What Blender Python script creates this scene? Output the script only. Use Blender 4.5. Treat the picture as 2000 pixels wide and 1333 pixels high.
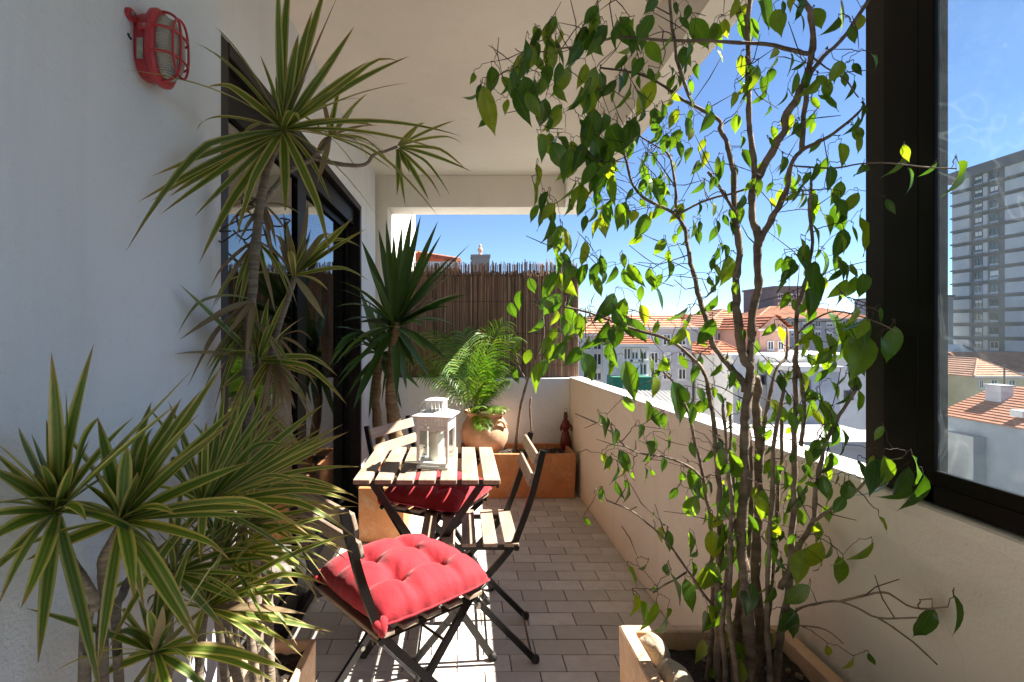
import bpy, bmesh, math, random
from mathutils import Vector, Matrix, noise
R = math.radians
random.seed(7)
for o in list(bpy.data.objects): bpy.data.objects.remove(o)
sc = bpy.context.scene
COL = sc.collection

# ------------------------------------------------------------------ camera, sky, sun, exposure
H = 1.247; F = 1031.0; VX = 900.0; VY = 645.0          # eye height (m), focal length and vanishing point (px of 2000x1333)
cd = bpy.data.cameras.new('camera'); cam = bpy.data.objects.new('camera', cd); COL.objects.link(cam)
cam.location = (0, 0, H); cam.rotation_euler = (R(90), 0, 0)
cd.sensor_width = 36; cd.lens = F / 2000 * 36
cd.shift_x = (1000 - VX) / 2000; cd.shift_y = -(666.5 - VY) / 2000
cd.clip_start = 0.02; cd.clip_end = 6000
sc.camera = cam
SUN = Vector((1.0, 0.16, 1.169)).normalized()
w = bpy.data.worlds.new('World'); sc.world = w; w.use_nodes = True
nt = w.node_tree; bg = nt.nodes['Background']; sky = nt.nodes.new('ShaderNodeTexSky')
sky.sky_type = 'NISHITA'; sky.sun_disc = False
sky.sun_elevation = math.asin(SUN.z); sky.sun_rotation = math.atan2(SUN.x, SUN.y)
sky.altitude = 2500; sky.air_density = 1.0; sky.dust_density = 0.0; sky.ozone_density = 5.0
nt.links.new(sky.outputs[0], bg.inputs[0]); bg.inputs[1].default_value = 0.05
sl = bpy.data.lights.new('sun', 'SUN'); sun = bpy.data.objects.new('sun', sl); COL.objects.link(sun)
sl.energy = 5.0; sl.angle = R(0.5); sl.color = (1.0, 0.93, 0.82)
sun.rotation_euler = SUN.to_track_quat('Z', 'Y').to_euler(); sun.location = (6, 1, 8)
sc.view_settings.view_transform = 'Standard'; sc.view_settings.look = 'None'
sc.view_settings.gamma = 1; sc.view_settings.use_curve_mapping = False
sc.view_settings.exposure = 2.1

# ------------------------------------------------------------------ helpers
def P(px, py, Y):                                       # photo pixel at depth Y -> point
    return Vector(((px - VX) / F * Y, Y, H - (py - VY) / F * Y))
def rnd(a, b): return random.uniform(a, b)

class MB:
    def __init__(s): s.v = []; s.f = []; s.uv = {}
    def add(s, vs, fs):
        n = len(s.v); s.v += [tuple(v) for v in vs]; s.f += [tuple(i + n for i in f) for f in fs]; return s
    def box(s, a, b, M=None):
        x0, y0, z0 = a; x1, y1, z1 = b
        vs = [Vector(p) for p in ((x0,y0,z0),(x1,y0,z0),(x1,y1,z0),(x0,y1,z0),(x0,y0,z1),(x1,y0,z1),(x1,y1,z1),(x0,y1,z1))]
        if M: vs = [M @ v for v in vs]
        return s.add(vs, [(0,3,2,1),(4,5,6,7),(0,1,5,4),(1,2,6,5),(2,3,7,6),(3,0,4,7)])
    def bar(s, p, q, wd, th, up=(0,0,1)):               # rectangular bar from p to q
        p = Vector(p); q = Vector(q); d = (q - p); L = d.length; d.normalize()
        side = d.cross(Vector(up))
        if side.length < 1e-4: side = d.cross(Vector((1,0,0)))
        side.normalize(); u = side.cross(d)
        M = Matrix((( d.x, side.x, u.x, p.x), (d.y, side.y, u.y, p.y), (d.z, side.z, u.z, p.z), (0,0,0,1)))
        return s.box((0, -wd/2, -th/2), (L, wd/2, th/2), M)
    def tube(s, pts, rs, n=6, cap=True, wob=0.0):
        pts = [Vector(p) for p in pts]
        if not isinstance(rs, (list, tuple)): rs = [rs] * len(pts)
        t0 = (pts[1] - pts[0]).normalized()
        a = t0.cross(Vector((0.13, 0.9, 0.3))).normalized()
        base = len(s.v)
        for i, p in enumerate(pts):
            t = (pts[min(i+1, len(pts)-1)] - pts[max(i-1, 0)]).normalized()
            a = (a - t * a.dot(t)).normalized(); b = t.cross(a)
            for k in range(n):
                an = 2*math.pi*k/n; r = rs[i] * (1 + (wob * noise.noise(p*60 + Vector((k*1.7, 0, 0))) if wob else 0))
                s.v.append(tuple(p + (a*math.cos(an) + b*math.sin(an)) * r))
        for i in range(len(pts)-1):
            for k in range(n):
                s.f.append((base+i*n+k, base+i*n+(k+1)%n, base+(i+1)*n+(k+1)%n, base+(i+1)*n+k))
        if cap:
            s.f.append(tuple(base+k for k in reversed(range(n)))); s.f.append(tuple(base+(len(pts)-1)*n+k for k in range(n)))
        return s
    def lathe(s, prof, c=(0,0,0), n=28, M=None):
        base = len(s.v)
        for r, z in prof:
            for k in range(n):
                an = 2*math.pi*k/n; v = Vector((c[0]+r*math.cos(an), c[1]+r*math.sin(an), c[2]+z)); s.v.append(tuple(M @ v if M else v))
        for i in range(len(prof)-1):
            for k in range(n):
                s.f.append((base+i*n+k, base+i*n+(k+1)%n, base+(i+1)*n+(k+1)%n, base+(i+1)*n+k))
        if prof[0][0] > 1e-6: s.f.append(tuple(base+k for k in reversed(range(n))))
        if prof[-1][0] > 1e-6: s.f.append(tuple(base+(len(prof)-1)*n+k for k in range(n)))
        return s
    def mesh(s, name, mat, smooth=False, bevel=0):
        m = bpy.data.meshes.new(name); m.from_pydata(s.v, [], s.f)
        if bevel:
            bm = bmesh.new(); bm.from_mesh(m)
            bmesh.ops.bevel(bm, geom=list(bm.edges), offset=bevel, segments=1, affect='EDGES', clamp_overlap=True)
            bm.to_mesh(m); bm.free()
        if mat: m.materials.append(mat)
        if smooth:
            m.polygons.foreach_set('use_smooth', [True]*len(m.polygons))
        m.update(); return m
    def build(s, name, mat, parent=None, smooth=False, bevel=0):
        return link(name, s.mesh(name, mat, smooth, bevel), parent)

def link(name, me, parent=None, M=None):
    o = bpy.data.objects.new(name, me); COL.objects.link(o)
    if parent is not None: o.parent = parent
    if M is not None: o.matrix_local = M
    return o
def tag(o, label, cat, group=None):
    o['label'] = label; o['category'] = cat
    if group: o['group'] = group
    return o
def struct(o): o['kind'] = 'structure'; return o
def stuff(o): o['kind'] = 'stuff'; return o
def empty(name, loc, rz=0, label=None, cat=None, group=None):
    o = bpy.data.objects.new(name, None); COL.objects.link(o); o.location = loc; o.rotation_euler = (0,0,rz)
    o.empty_display_size = 0.05
    if label: tag(o, label, cat, group)
    return o
def copy_tree(o, parent=None):
    c = o.copy(); COL.objects.link(c); c.parent = parent
    for ch in list(o.children): copy_tree(ch, c)
    return c
def cr(pts, n=5):                                       # Catmull-Rom
    pts = [Vector(p) for p in pts]; out = []
    for i in range(len(pts)-1):
        p0 = pts[max(i-1,0)]; p1 = pts[i]; p2 = pts[i+1]; p3 = pts[min(i+2,len(pts)-1)]
        for k in range(n):
            t = k/n
            out.append(0.5*((2*p1)+(p2-p0)*t+(2*p0-5*p1+4*p2-p3)*t*t+(3*p1-p0-3*p2+p3)*t**3))
    out.append(pts[-1]); return out
def lerp(a, b, t): return a + (b-a)*t

# ------------------------------------------------------------------ materials
def newmat(name):
    m = bpy.data.materials.new(name); m.use_nodes = True
    nt = m.node_tree; b = nt.nodes['Principled BSDF']; return m, nt, b
def node(nt, typ, **kw):
    n = nt.nodes.new(typ)
    for k, v in kw.items():
        if k.startswith('i_'):
            key = k[2:].replace('_', ' ')
            n.inputs[key].default_value = v
        else: setattr(n, k, v)
    return n
def ramp(nt, fac, stops):
    r = nt.nodes.new('ShaderNodeValToRGB'); e = r.color_ramp.elements
    while len(e) < len(stops): e.new(0.5)
    for i, (p, c) in enumerate(stops):
        e[i].position = p; e[i].color = (*c, 1) if len(c) == 3 else c
    nt.links.new(fac, r.inputs[0]); return r.outputs[0]
def coords(nt, kind='Object'):
    return nt.nodes.new('ShaderNodeTexCoord').outputs[kind]
def nz(nt, scale, detail=4, rough=0.55, vec=None, out='Fac', dist=0.0):
    n = node(nt, 'ShaderNodeTexNoise', i_Scale=scale, i_Detail=detail, i_Roughness=rough, i_Distortion=dist)
    nt.links.new(vec if vec is not None else nt.nodes.new('ShaderNodeNewGeometry').outputs['Position'], n.inputs['Vector'])
    return n.outputs[out]
def bump(nt, b, h, strength=0.3, dist=0.01, prev=None):
    n = node(nt, 'ShaderNodeBump', i_Strength=strength, i_Distance=dist); nt.links.new(h, n.inputs['Height'])
    if prev is not None: nt.links.new(prev, n.inputs['Normal'])
    nt.links.new(n.outputs[0], b.inputs['Normal']); return n.outputs[0]
def mixc(nt, fac, a, b_, mode='MIX'):
    m = node(nt, 'ShaderNodeMix', data_type='RGBA', blend_type=mode)
    for sock, v in ((m.inputs[0], fac), (m.inputs[6], a), (m.inputs[7], b_)):
        if hasattr(v, 'is_linked'): nt.links.new(v, sock)
        elif isinstance(v, (int, float)): sock.default_value = v
        else: sock.default_value = (*v, 1)
    return m.outputs[2]
def darker(c, k): return tuple(x*k for x in c)

def plaster(name, c, var=0.12, scale=3.0, bumps=0.25, rough=0.9, fine=140, grime=None):
    m, nt, b = newmat(name)
    col = ramp(nt, nz(nt, scale, 6), [(0.3, darker(c, 1-var)), (0.7, c)])
    if grime:
        g = ramp(nt, nz(nt, scale*2.3, 8, 0.7), [(0.52, (0,0,0)), (0.75, (1,1,1))])
        col = mixc(nt, g, col, grime)
    nt.links.new(col, b.inputs['Base Color']); b.inputs['Roughness'].default_value = rough
    n1 = bump(nt, b, nz(nt, fine, 3), bumps, 0.004)
    bump(nt, b, nz(nt, scale*3, 3), bumps*0.6, 0.012, n1)
    return m
def worn(name, c, stain, bumps=0.35, rough=0.9):            # painted render: trowel marks, drips, patches, hairline cracks
    m, nt, b = newmat(name); pos = nt.nodes.new('ShaderNodeNewGeometry').outputs['Position']
    col = ramp(nt, nz(nt, 1.4, 7, 0.6), [(0.3, darker(c, 0.90)), (0.7, c)])
    mp = node(nt, 'ShaderNodeMapping'); nt.links.new(pos, mp.inputs['Vector']); mp.inputs['Scale'].default_value = (9, 9, 0.7)
    col = mixc(nt, ramp(nt, nz(nt, 1.0, 6, 0.65, mp.outputs[0]), [(0.55, (0,0,0)), (0.8, (0.55,)*3)]), col, stain)
    col = mixc(nt, ramp(nt, nz(nt, 5.5, 8, 0.75), [(0.56, (0,0,0)), (0.72, (0.4,)*3)]), col, darker(stain, 0.92))
    col = mixc(nt, ramp(nt, nz(nt, 120, 2, 0.5), [(0.70, (0,0,0)), (0.76, (0.35,)*3)]), col, darker(stain, 0.7))
    vo = node(nt, 'ShaderNodeTexVoronoi', feature='DISTANCE_TO_EDGE', i_Scale=0.9); nt.links.new(mixc(nt, 0.12, pos, nz(nt, 6, 4, out='Color')), vo.inputs['Vector'])
    col = mixc(nt, ramp(nt, vo.outputs['Distance'], [(0.0, (0.08,)*3), (0.002, (0,0,0))]), col, darker(stain, 0.5))
    nt.links.new(col, b.inputs['Base Color']); b.inputs['Roughness'].default_value = rough
    n1 = bump(nt, b, nz(nt, 150, 3), bumps, 0.004); n2 = bump(nt, b, nz(nt, 26, 5, 0.6, dist=0.8), bumps*0.8, 0.006, n1); bump(nt, b, nz(nt, 4, 3), bumps, 0.015, n2)
    return m
def simple(name, c, rough=0.5, metal=0.0, var=0.15, scale=20, bumps=0.0, spec=0.5):
    m, nt, b = newmat(name)
    col = ramp(nt, nz(nt, scale, 4), [(0.3, darker(c, 1-var)), (0.7, c)])
    nt.links.new(col, b.inputs['Base Color']); b.inputs['Roughness'].default_value = rough; b.inputs['Metallic'].default_value = metal
    b.inputs['Specular IOR Level'].default_value = spec
    if bumps: bump(nt, b, nz(nt, scale*3, 4), bumps, 0.003)
    return m
def rand_of(nt):
    return nt.nodes.new('ShaderNodeObjectInfo').outputs['Random']
def island(nt):
    return nt.nodes.new('ShaderNodeNewGeometry').outputs['Random Per Island']

M = {}
M['wall'] = worn('white_render', (0.72, 0.75, 0.79), (0.60, 0.61, 0.62), 0.5)  # white paint, with the blue of the skylight mixed into its colour
M['ceil'] = worn('ceiling_paint', (0.84, 0.80, 0.71), (0.74, 0.69, 0.60), 0.2)
M['beam'] = worn('beam_paint', (0.79, 0.75, 0.67), (0.64, 0.59, 0.51), 0.25)
M['parapet'] = worn('parapet_render', (0.74, 0.68, 0.60), (0.58, 0.51, 0.43), 0.4)
M['coping'] = plaster('coping_paint', (0.80, 0.78, 0.74), 0.06, 3, 0.2, grime=(0.62, 0.6, 0.56))
M['grout'] = plaster('grout', (0.16, 0.13, 0.11), 0.3, 30, 0.3)
M['black'] = simple('black_aluminium', (0.0025, 0.0022, 0.0022), 0.5, 0.0, 0.3, 12, 0, 0.15)
M['brown_alu'] = simple('bronze_aluminium', (0.011, 0.008, 0.006), 0.5, 0.0, 0.25, 9, 0, 0.25)
M['steel'] = simple('black_steel', (0.007, 0.0065, 0.007), 0.34, 0.0, 0.3, 40)
M['rubber'] = simple('black_rubber', (0.012, 0.012, 0.012), 0.7)
M['white_metal'] = simple('white_enamel', (0.82, 0.81, 0.78), 0.35, 0.0, 0.06, 12)
M['wax'] = simple('candle_wax', (0.84, 0.80, 0.70), 0.5, 0, 0.05, 10)
M['red_plastic'] = simple('red_plastic', (0.50, 0.045, 0.06), 0.38, 0, 0.15, 14)
M['bulb_base'] = simple('lamp_dark', (0.12, 0.11, 0.1), 0.6)
M['sticker'] = simple('sticker', (0.5, 0.5, 0.45), 0.6, 0, 0.5, 60)
M['screw'] = simple('screw_metal', (0.4, 0.38, 0.34), 0.35, 0.9)
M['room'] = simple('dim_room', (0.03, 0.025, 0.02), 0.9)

def m_tile():
    m, nt, b = newmat('floor_tile')
    base = ramp(nt, rand_of(nt), [(0.0, (0.46, 0.425, 0.395)), (0.5, (0.57, 0.535, 0.505)), (1.0, (0.66, 0.62, 0.585))])
    col = mixc(nt, ramp(nt, nz(nt, 24, 6, 0.65), [(0.35, (0,0,0)), (0.8, (0.6,0.6,0.6))]), base, (0.40, 0.355, 0.315))
    col = mixc(nt, ramp(nt, nz(nt, 2.6, 7, 0.7), [(0.5, (0,0,0)), (0.78, (0.5,)*3)]), col, (0.36, 0.31, 0.27))
    nt.links.new(col, b.inputs['Base Color'])
    r = ramp(nt, nz(nt, 14, 5), [(0.3, (0.42,)*3), (0.7, (0.62,)*3)]); nt.links.new(r, b.inputs['Roughness'])
    bump(nt, b, nz(nt, 60, 4), 0.12, 0.003); return m
M['tile'] = m_tile()

def m_terracotta(name, c, pale, amt=0.55):
    m, nt, b = newmat(name)
    col = ramp(nt, nz(nt, 6, 6, 0.6), [(0.25, darker(c, 0.7)), (0.55, c), (0.8, darker(c, 1.18))])
    g = ramp(nt, nz(nt, 7, 9, 0.75, dist=0.8), [(amt-0.04, (0,0,0)), (amt+0.14, (0.8,)*3)])
    col = mixc(nt, g, col, pale)
    sp = ramp(nt, nz(nt, 55, 3), [(0.60, (0,0,0)), (0.72, (0.5,)*3)])
    col = mixc(nt, sp, col, darker(c, 0.5))
    nt.links.new(col, b.inputs['Base Color']); b.inputs['Roughness'].default_value = 0.8
    bump(nt, b, nz(nt, 80, 5), 0.25, 0.004); return m
M['terra'] = m_terracotta('terracotta', (0.50, 0.205, 0.075), (0.56, 0.36, 0.20))
M['terra_pale'] = m_terracotta('terracotta_pale', (0.60, 0.37, 0.22), (0.66, 0.50, 0.36), 0.48)
M['urn'] = m_terracotta('terracotta_urn', (0.64, 0.37, 0.22), (0.68, 0.48, 0.34), 0.55)

def m_soil():
    m, nt, b = newmat('soil')
    col = ramp(nt, nz(nt, 70, 6, 0.7), [(0.35, (0.012, 0.008, 0.006)), (0.6, (0.05, 0.03, 0.018)), (0.75, (0.13, 0.08, 0.05))])
    nt.links.new(col, b.inputs['Base Color']); b.inputs['Roughness'].default_value = 0.95
    bump(nt, b, nz(nt, 90, 5), 1.0, 0.02); return m
M['soil'] = m_soil()

def m_wood():
    m, nt, b = newmat('weathered_slat')
    v = node(nt, 'ShaderNodeMapping'); nt.links.new(coords(nt), v.inputs['Vector']); v.inputs['Scale'].default_value = (60, 5, 60)
    g = nz(nt, 1.0, 6, 0.65, v.outputs[0], dist=0.8)
    col = ramp(nt, g, [(0.25, (0.17, 0.125, 0.09)), (0.5, (0.33, 0.26, 0.20)), (0.75, (0.44, 0.37, 0.30))])
    tint = ramp(nt, rand_of(nt), [(0, (0.80, 0.78, 0.78)), (1, (1.0, 0.96, 0.90))])
    col = mixc(nt, 1.0, col, tint, 'MULTIPLY')
    col = mixc(nt, ramp(nt, nz(nt, 9, 6, 0.7), [(0.55, (0,0,0)), (0.75, (0.5,)*3)]), col, (0.14, 0.11, 0.09))
    nt.links.new(col, b.inputs['Base Color']); b.inputs['Roughness'].default_value = 0.75
    bump(nt, b, g, 0.35, 0.002); return m
M['wood'] = m_wood()

def m_fabric():
    m, nt, b = newmat('red_cotton')
    col = ramp(nt, nz(nt, 7, 5), [(0.3, (0.27, 0.004, 0.012)), (0.7, (0.335, 0.006, 0.017))])
    nt.links.new(col, b.inputs['Base Color']); b.inputs['Roughness'].default_value = 0.85
    b.inputs['Sheen Weight'].default_value = 0.12; b.inputs['Sheen Roughness'].default_value = 0.5
    n1 = bump(nt, b, nz(nt, 600, 2), 0.2, 0.001)
    bump(nt, b, nz(nt, 38, 5, 0.5, dist=1.2), 0.28, 0.006, n1); return m
M['fabric'] = m_fabric()

def m_reed():
    m, nt, b = newmat('reed')
    col = ramp(nt, island(nt), [(0.0, (0.12, 0.066, 0.042)), (0.45, (0.25, 0.145, 0.09)), (0.8, (0.36, 0.225, 0.14)), (1.0, (0.48, 0.35, 0.24))])
    v = node(nt, 'ShaderNodeMapping'); nt.links.new(nt.nodes.new('ShaderNodeNewGeometry').outputs['Position'], v.inputs['Vector']); v.inputs['Scale'].default_value = (25, 25, 3)
    col = mixc(nt, ramp(nt, nz(nt, 1, 5, 0.6, v.outputs[0]), [(0.4, (0,0,0)), (0.75, (0.7,)*3)]), col, (0.06, 0.038, 0.026))
    nt.links.new(col, b.inputs['Base Color']); b.inputs['Roughness'].default_value = 0.7; return m
M['reed'] = m_reed()

def m_bark(name, c1, c2, ring=90, rs=0.5):
    m, nt, b = newmat(name)
    v = node(nt, 'ShaderNodeMapping'); nt.links.new(nt.nodes.new('ShaderNodeNewGeometry').outputs['Position'], v.inputs['Vector']); v.inputs['Scale'].default_value = (14, 14, ring)
    g = nz(nt, 1, 5, 0.6, v.outputs[0])
    col = ramp(nt, g, [(0.3, c1), (0.7, c2)])
    col = mixc(nt, ramp(nt, nz(nt, 18, 5), [(0.5, (0,0,0)), (0.75, (0.6,)*3)]), col, darker(c1, 0.6))
    nt.links.new(col, b.inputs['Base Color']); b.inputs['Roughness'].default_value = 0.9
    bump(nt, b, g, rs, 0.006); return m
M['bark_ficus'] = m_bark('ficus_bark', (0.095, 0.066, 0.047), (0.26, 0.20, 0.15), 45, 0.9)
M['twig'] = m_bark('twig_bark', (0.04, 0.024, 0.016), (0.09, 0.058, 0.04), 40)
M['bark_drac'] = m_bark('dracaena_bark', (0.13, 0.10, 0.075), (0.30, 0.245, 0.185), 170, 0.8)
M['bark_yucca'] = m_bark('yucca_bark', (0.11, 0.07, 0.03), (0.28, 0.19, 0.09), 110, 1.0)

def leafmat(name, build, rough=0.4, trans=0.4, tcol=(1.4, 1.5, 0.6), spec=0.5):
    m, nt, b = newmat(name)
    col = build(nt); nt.links.new(col, b.inputs['Base Color'])
    b.inputs['Roughness'].default_value = rough; b.inputs['Specular IOR Level'].default_value = spec
    t = nt.nodes.new('ShaderNodeBsdfTranslucent'); nt.links.new(mixc(nt, 1.0, col, tcol, 'MULTIPLY'), t.inputs[0])
    mx = nt.nodes.new('ShaderNodeMixShader'); mx.inputs[0].default_value = trans
    nt.links.new(b.outputs[0], mx.inputs[1]); nt.links.new(t.outputs[0], mx.inputs[2])
    nt.links.new(mx.outputs[0], nt.nodes['Material Output'].inputs[0]); return m
def ubend(nt):                                          # |u-0.5|*2 across a leaf
    s = nt.nodes.new('ShaderNodeSeparateXYZ'); nt.links.new(nt.nodes.new('ShaderNodeUVMap').outputs[0], s.inputs[0])
    a = node(nt, 'ShaderNodeMath', operation='SUBTRACT'); nt.links.new(s.outputs[0], a.inputs[0]); a.inputs[1].default_value = 0.5
    c = node(nt, 'ShaderNodeMath', operation='ABSOLUTE'); nt.links.new(a.outputs[0], c.inputs[0])
    d = node(nt, 'ShaderNodeMath', operation='MULTIPLY'); nt.links.new(c.outputs[0], d.inputs[0]); d.inputs[1].default_value = 2.0
    return d.outputs[0], s.outputs[1]
def ficus_col(rsrc):
    def f(nt):
        col = ramp(nt, rsrc(nt), [(0.0, (0.028, 0.080, 0.014)), (0.45, (0.052, 0.130, 0.018)), (0.8, (0.10, 0.19, 0.02)), (1.0, (0.20, 0.26, 0.025))])
        u, v = ubend(nt)
        rib = ramp(nt, u, [(0.0, (0.35,)*3), (0.07, (0,0,0))])
        col = mixc(nt, rib, col, (0.22, 0.30, 0.08))
        return mixc(nt, ramp(nt, nz(nt, 60, 4), [(0.45, (0,0,0)), (0.8, (0.4,)*3)]), col, (0.03, 0.07, 0.01))
    return f
M['ficus'] = leafmat('ficus_leaf', ficus_col(rand_of), 0.32, 0.45, (2.6, 2.25, 0.4))
M['ficus_many'] = leafmat('ficus_leaf_small', ficus_col(island), 0.35, 0.45, (2.6, 2.25, 0.4))
def drac_col(nt):
    u, v = ubend(nt)
    c = ramp(nt, u, [(0.0, (0.20, 0.24, 0.06)), (0.08, (0.10, 0.175, 0.028)), (0.36, (0.075, 0.14, 0.022)), (0.54, (0.16, 0.21, 0.04)), (0.70, (0.38, 0.38, 0.13)), (0.93, (0.46, 0.42, 0.19)), (1.0, (0.30, 0.17, 0.09))])
    c = mixc(nt, ramp(nt, nz(nt, 38, 5, 0.7), [(0.52, (0,0,0)), (0.75, (0.55,)*3)]), c, (0.20, 0.19, 0.07))
    tip = ramp(nt, v, [(0.78, (0,0,0)), (1.0, (0.9,)*3)])
    c = mixc(nt, tip, c, (0.30, 0.19, 0.10))
    t = ramp(nt, rand_of(nt), [(0, (0.75, 0.85, 0.75)), (1, (1.15, 1.08, 1.0))])
    return mixc(nt, 1.0, c, t, 'MULTIPLY')
M['drac'] = leafmat('dracaena_blade', drac_col, 0.42, 0.32, (1.6, 1.5, 0.5))
def dry_col(nt):
    return ramp(nt, rand_of(nt), [(0, (0.22, 0.15, 0.08)), (0.6, (0.30, 0.22, 0.12)), (1, (0.25, 0.24, 0.10))])
M['dry'] = leafmat('dry_blade', dry_col, 0.7, 0.25, (1, 1, 0.8))
def yuc_col(nt):
    u, v = ubend(nt)
    c = ramp(nt, rand_of(nt), [(0, (0.025, 0.070, 0.012)), (0.6, (0.055, 0.12, 0.022)), (1, (0.10, 0.17, 0.03))])
    return mixc(nt, ramp(nt, u, [(0.85, (0,0,0)), (1, (0.5,)*3)]), c, (0.15, 0.2, 0.06))
M['yucca'] = leafmat('yucca_blade', yuc_col, 0.4, 0.2, (1.2, 1.4, 0.6))
def palm_col(nt):
    return ramp(nt, island(nt), [(0, (0.05, 0.13, 0.015)), (0.6, (0.10, 0.21, 0.022)), (1, (0.20, 0.29, 0.04))])
M['palm'] = leafmat('palm_leaflet', palm_col, 0.42, 0.4, (1.7, 1.8, 0.5))
M['palm_stem'] = simple('palm_stem', (0.26, 0.28, 0.08), 0.5)

def m_pane(name, ior, dust=0.0, tint=(1,1,1), streak=False):
    m, nt, b = newmat(name)
    tr = nt.nodes.new('ShaderNodeBsdfTransparent'); tr.inputs[0].default_value = (*tint, 1)
    gl = nt.nodes.new('ShaderNodeBsdfGlossy'); gl.inputs['Roughness'].default_value = 0.0
    g_ = nt.nodes.new('ShaderNodeNewGeometry'); dp = node(nt, 'ShaderNodeVectorMath', operation='DOT_PRODUCT'); nt.links.new(g_.outputs['Incoming'], dp.inputs[0]); nt.links.new(g_.outputs['Normal'], dp.inputs[1])
    ab = node(nt, 'ShaderNodeMath', operation='ABSOLUTE'); nt.links.new(dp.outputs['Value'], ab.inputs[0])
    om = node(nt, 'ShaderNodeMath', operation='SUBTRACT'); om.inputs[0].default_value = 1.0; nt.links.new(ab.outputs[0], om.inputs[1])
    pw = node(nt, 'ShaderNodeMath', operation='POWER'); nt.links.new(om.outputs[0], pw.inputs[0]); pw.inputs[1].default_value = 4.0
    fm = node(nt, 'ShaderNodeMath', operation='MULTIPLY_ADD'); nt.links.new(pw.outputs[0], fm.inputs[0]); fm.inputs[1].default_value = 1-ior; fm.inputs[2].default_value = ior
    mx = nt.nodes.new('ShaderNodeMixShader'); nt.links.new(fm.outputs[0], mx.inputs[0]); nt.links.new(tr.outputs[0], mx.inputs[1]); nt.links.new(gl.outputs[0], mx.inputs[2])
    out = mx.outputs[0]
    if dust:
        df = nt.nodes.new('ShaderNodeBsdfDiffuse'); df.inputs[0].default_value = (0.72, 0.78, 0.82, 1)
        tl = nt.nodes.new('ShaderNodeBsdfTranslucent'); tl.inputs[0].default_value = (0.72, 0.80, 0.86, 1)
        dd = nt.nodes.new('ShaderNodeMixShader'); dd.inputs[0].default_value = 0.5
        nt.links.new(df.outputs[0], dd.inputs[1]); nt.links.new(tl.outputs[0], dd.inputs[2])
        a = ramp(nt, nz(nt, 5, 8, 0.7, dist=1.5), [(0.35, (dust*0.35,)*3), (0.75, (dust,)*3)])
        s1 = nz(nt, 2.5, 2, 0.5, dist=3.0)
        s = ramp(nt, s1, [(0.485, (0,0,0)), (0.5, (0.035,)*3), (0.515, (0,0,0))])
        s2 = ramp(nt, nz(nt, 38, 2, 0.5), [(0.74, (0,0,0)), (0.80, (0.08,)*3)])
        a = mixc(nt, 1.0, a, s, 'ADD'); a = mixc(nt, 1.0, a, s2, 'ADD')
        m2 = nt.nodes.new('ShaderNodeMixShader'); nt.links.new(a, m2.inputs[0]); nt.links.new(out, m2.inputs[1]); nt.links.new(dd.outputs[0], m2.inputs[2]); out = m2.outputs[0]
    nt.links.new(out, nt.nodes['Material Output'].inputs[0]); return m
M['win_glass'] = m_pane('dusty_window_glass', 0.02, 0.03, (0.90, 0.95, 0.96))
M['door_glass'] = m_pane('door_glass', 0.16, 0.0, (0.55, 0.58, 0.58))
M['lantern_glass'] = m_pane('lantern_glass', 0.03, 0.0, (0.95, 0.97, 0.96))
M['far_glass'] = simple('far_window_glass', (0.035, 0.045, 0.055), 0.12, 0, 0.4, 1.5, 0, 0.8)
def m_lampglass():
    m, nt, b = newmat('ribbed_lamp_glass')
    b.inputs['Base Color'].default_value = (0.62, 0.62, 0.56, 1); b.inputs['Roughness'].default_value = 0.25
    wv = node(nt, 'ShaderNodeTexWave', i_Scale=95.0, bands_direction='Z'); nt.links.new(nt.nodes.new('ShaderNodeNewGeometry').outputs['Position'], wv.inputs['Vector'])
    bump(nt, b, wv.outputs['Fac'], 0.8, 0.004)
    col = ramp(nt, wv.outputs['Fac'], [(0, (0.42, 0.41, 0.36)), (1, (0.66, 0.65, 0.60))]); nt.links.new(col, b.inputs['Base Color']); return m
M['lamp_glass'] = m_lampglass()

# ------------------------------------------------------------------ setting: floor, walls, ceiling
XD = -0.69; XW = -0.62; XP = 0.89; XO = 1.0; YB = 4.30; HC = 2.51
floor = struct(MB().box((-0.9, -1.6, -0.25), (XO, YB+0.1, -0.006)).build('floor', M['grout']))
tile_me = MB().box((-0.0985, -0.0485, -0.02), (0.0985, 0.0485, 0.0)).mesh('tile', M['tile'], bevel=0.0015)
half_me = {}
rest = MB(); ntile = 0
k0 = -34
for k in range(k0, 25):
    y0 = 1.928 + 0.1005*k
    if y0 + 0.1 > YB or y0 < -1.6: continue
    off = 0.187 if k % 2 == 0 else 0.2885
    j0 = math.floor((XD - off)/0.2015); x = off + 0.2015*j0
    while x < XP:
        a = max(x, XD + 0.002 if y0 > 1.37 else XW + 0.002); b_ = min(x + 0.2015, XP - 0.002)
        if b_ - a > 0.03:
            if y0 < 1.15:
                rest.box((a+0.0015, y0+0.0015, -0.02), (b_-0.0015, y0+0.099, rnd(-0.0006, 0.0006)))
            else:
                wd = round(b_ - a, 3)
                if abs(wd - 0.2015) < 0.002: me = tile_me
                else:
                    key = round(wd, 2)
                    if key not in half_me:
                        half_me[key] = MB().box((-wd/2+0.0015, -0.0485, -0.02), (wd/2-0.0015, 0.0485, 0.0)).mesh('tile', M['tile'], bevel=0.0015)
                    me = half_me[key]
                link('tile', me, floor, Matrix.Translation(((a+b_)/2, y0+0.05, rnd(-0.0008, 0.0008))) @ Matrix.Rotation(rnd(-0.004, 0.004), 4, 'X') @ Matrix.Rotation(rnd(-0.003, 0.003), 4, 'Y')); ntile += 1
        x += 0.2015
stuff(rest.build('near_tiles', M['tile'], floor))

ceiling = struct(MB().box((-0.9, -1.6, HC), (1.02, YB+0.28, HC+0.22)).build('ceiling', M['ceil']))

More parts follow.
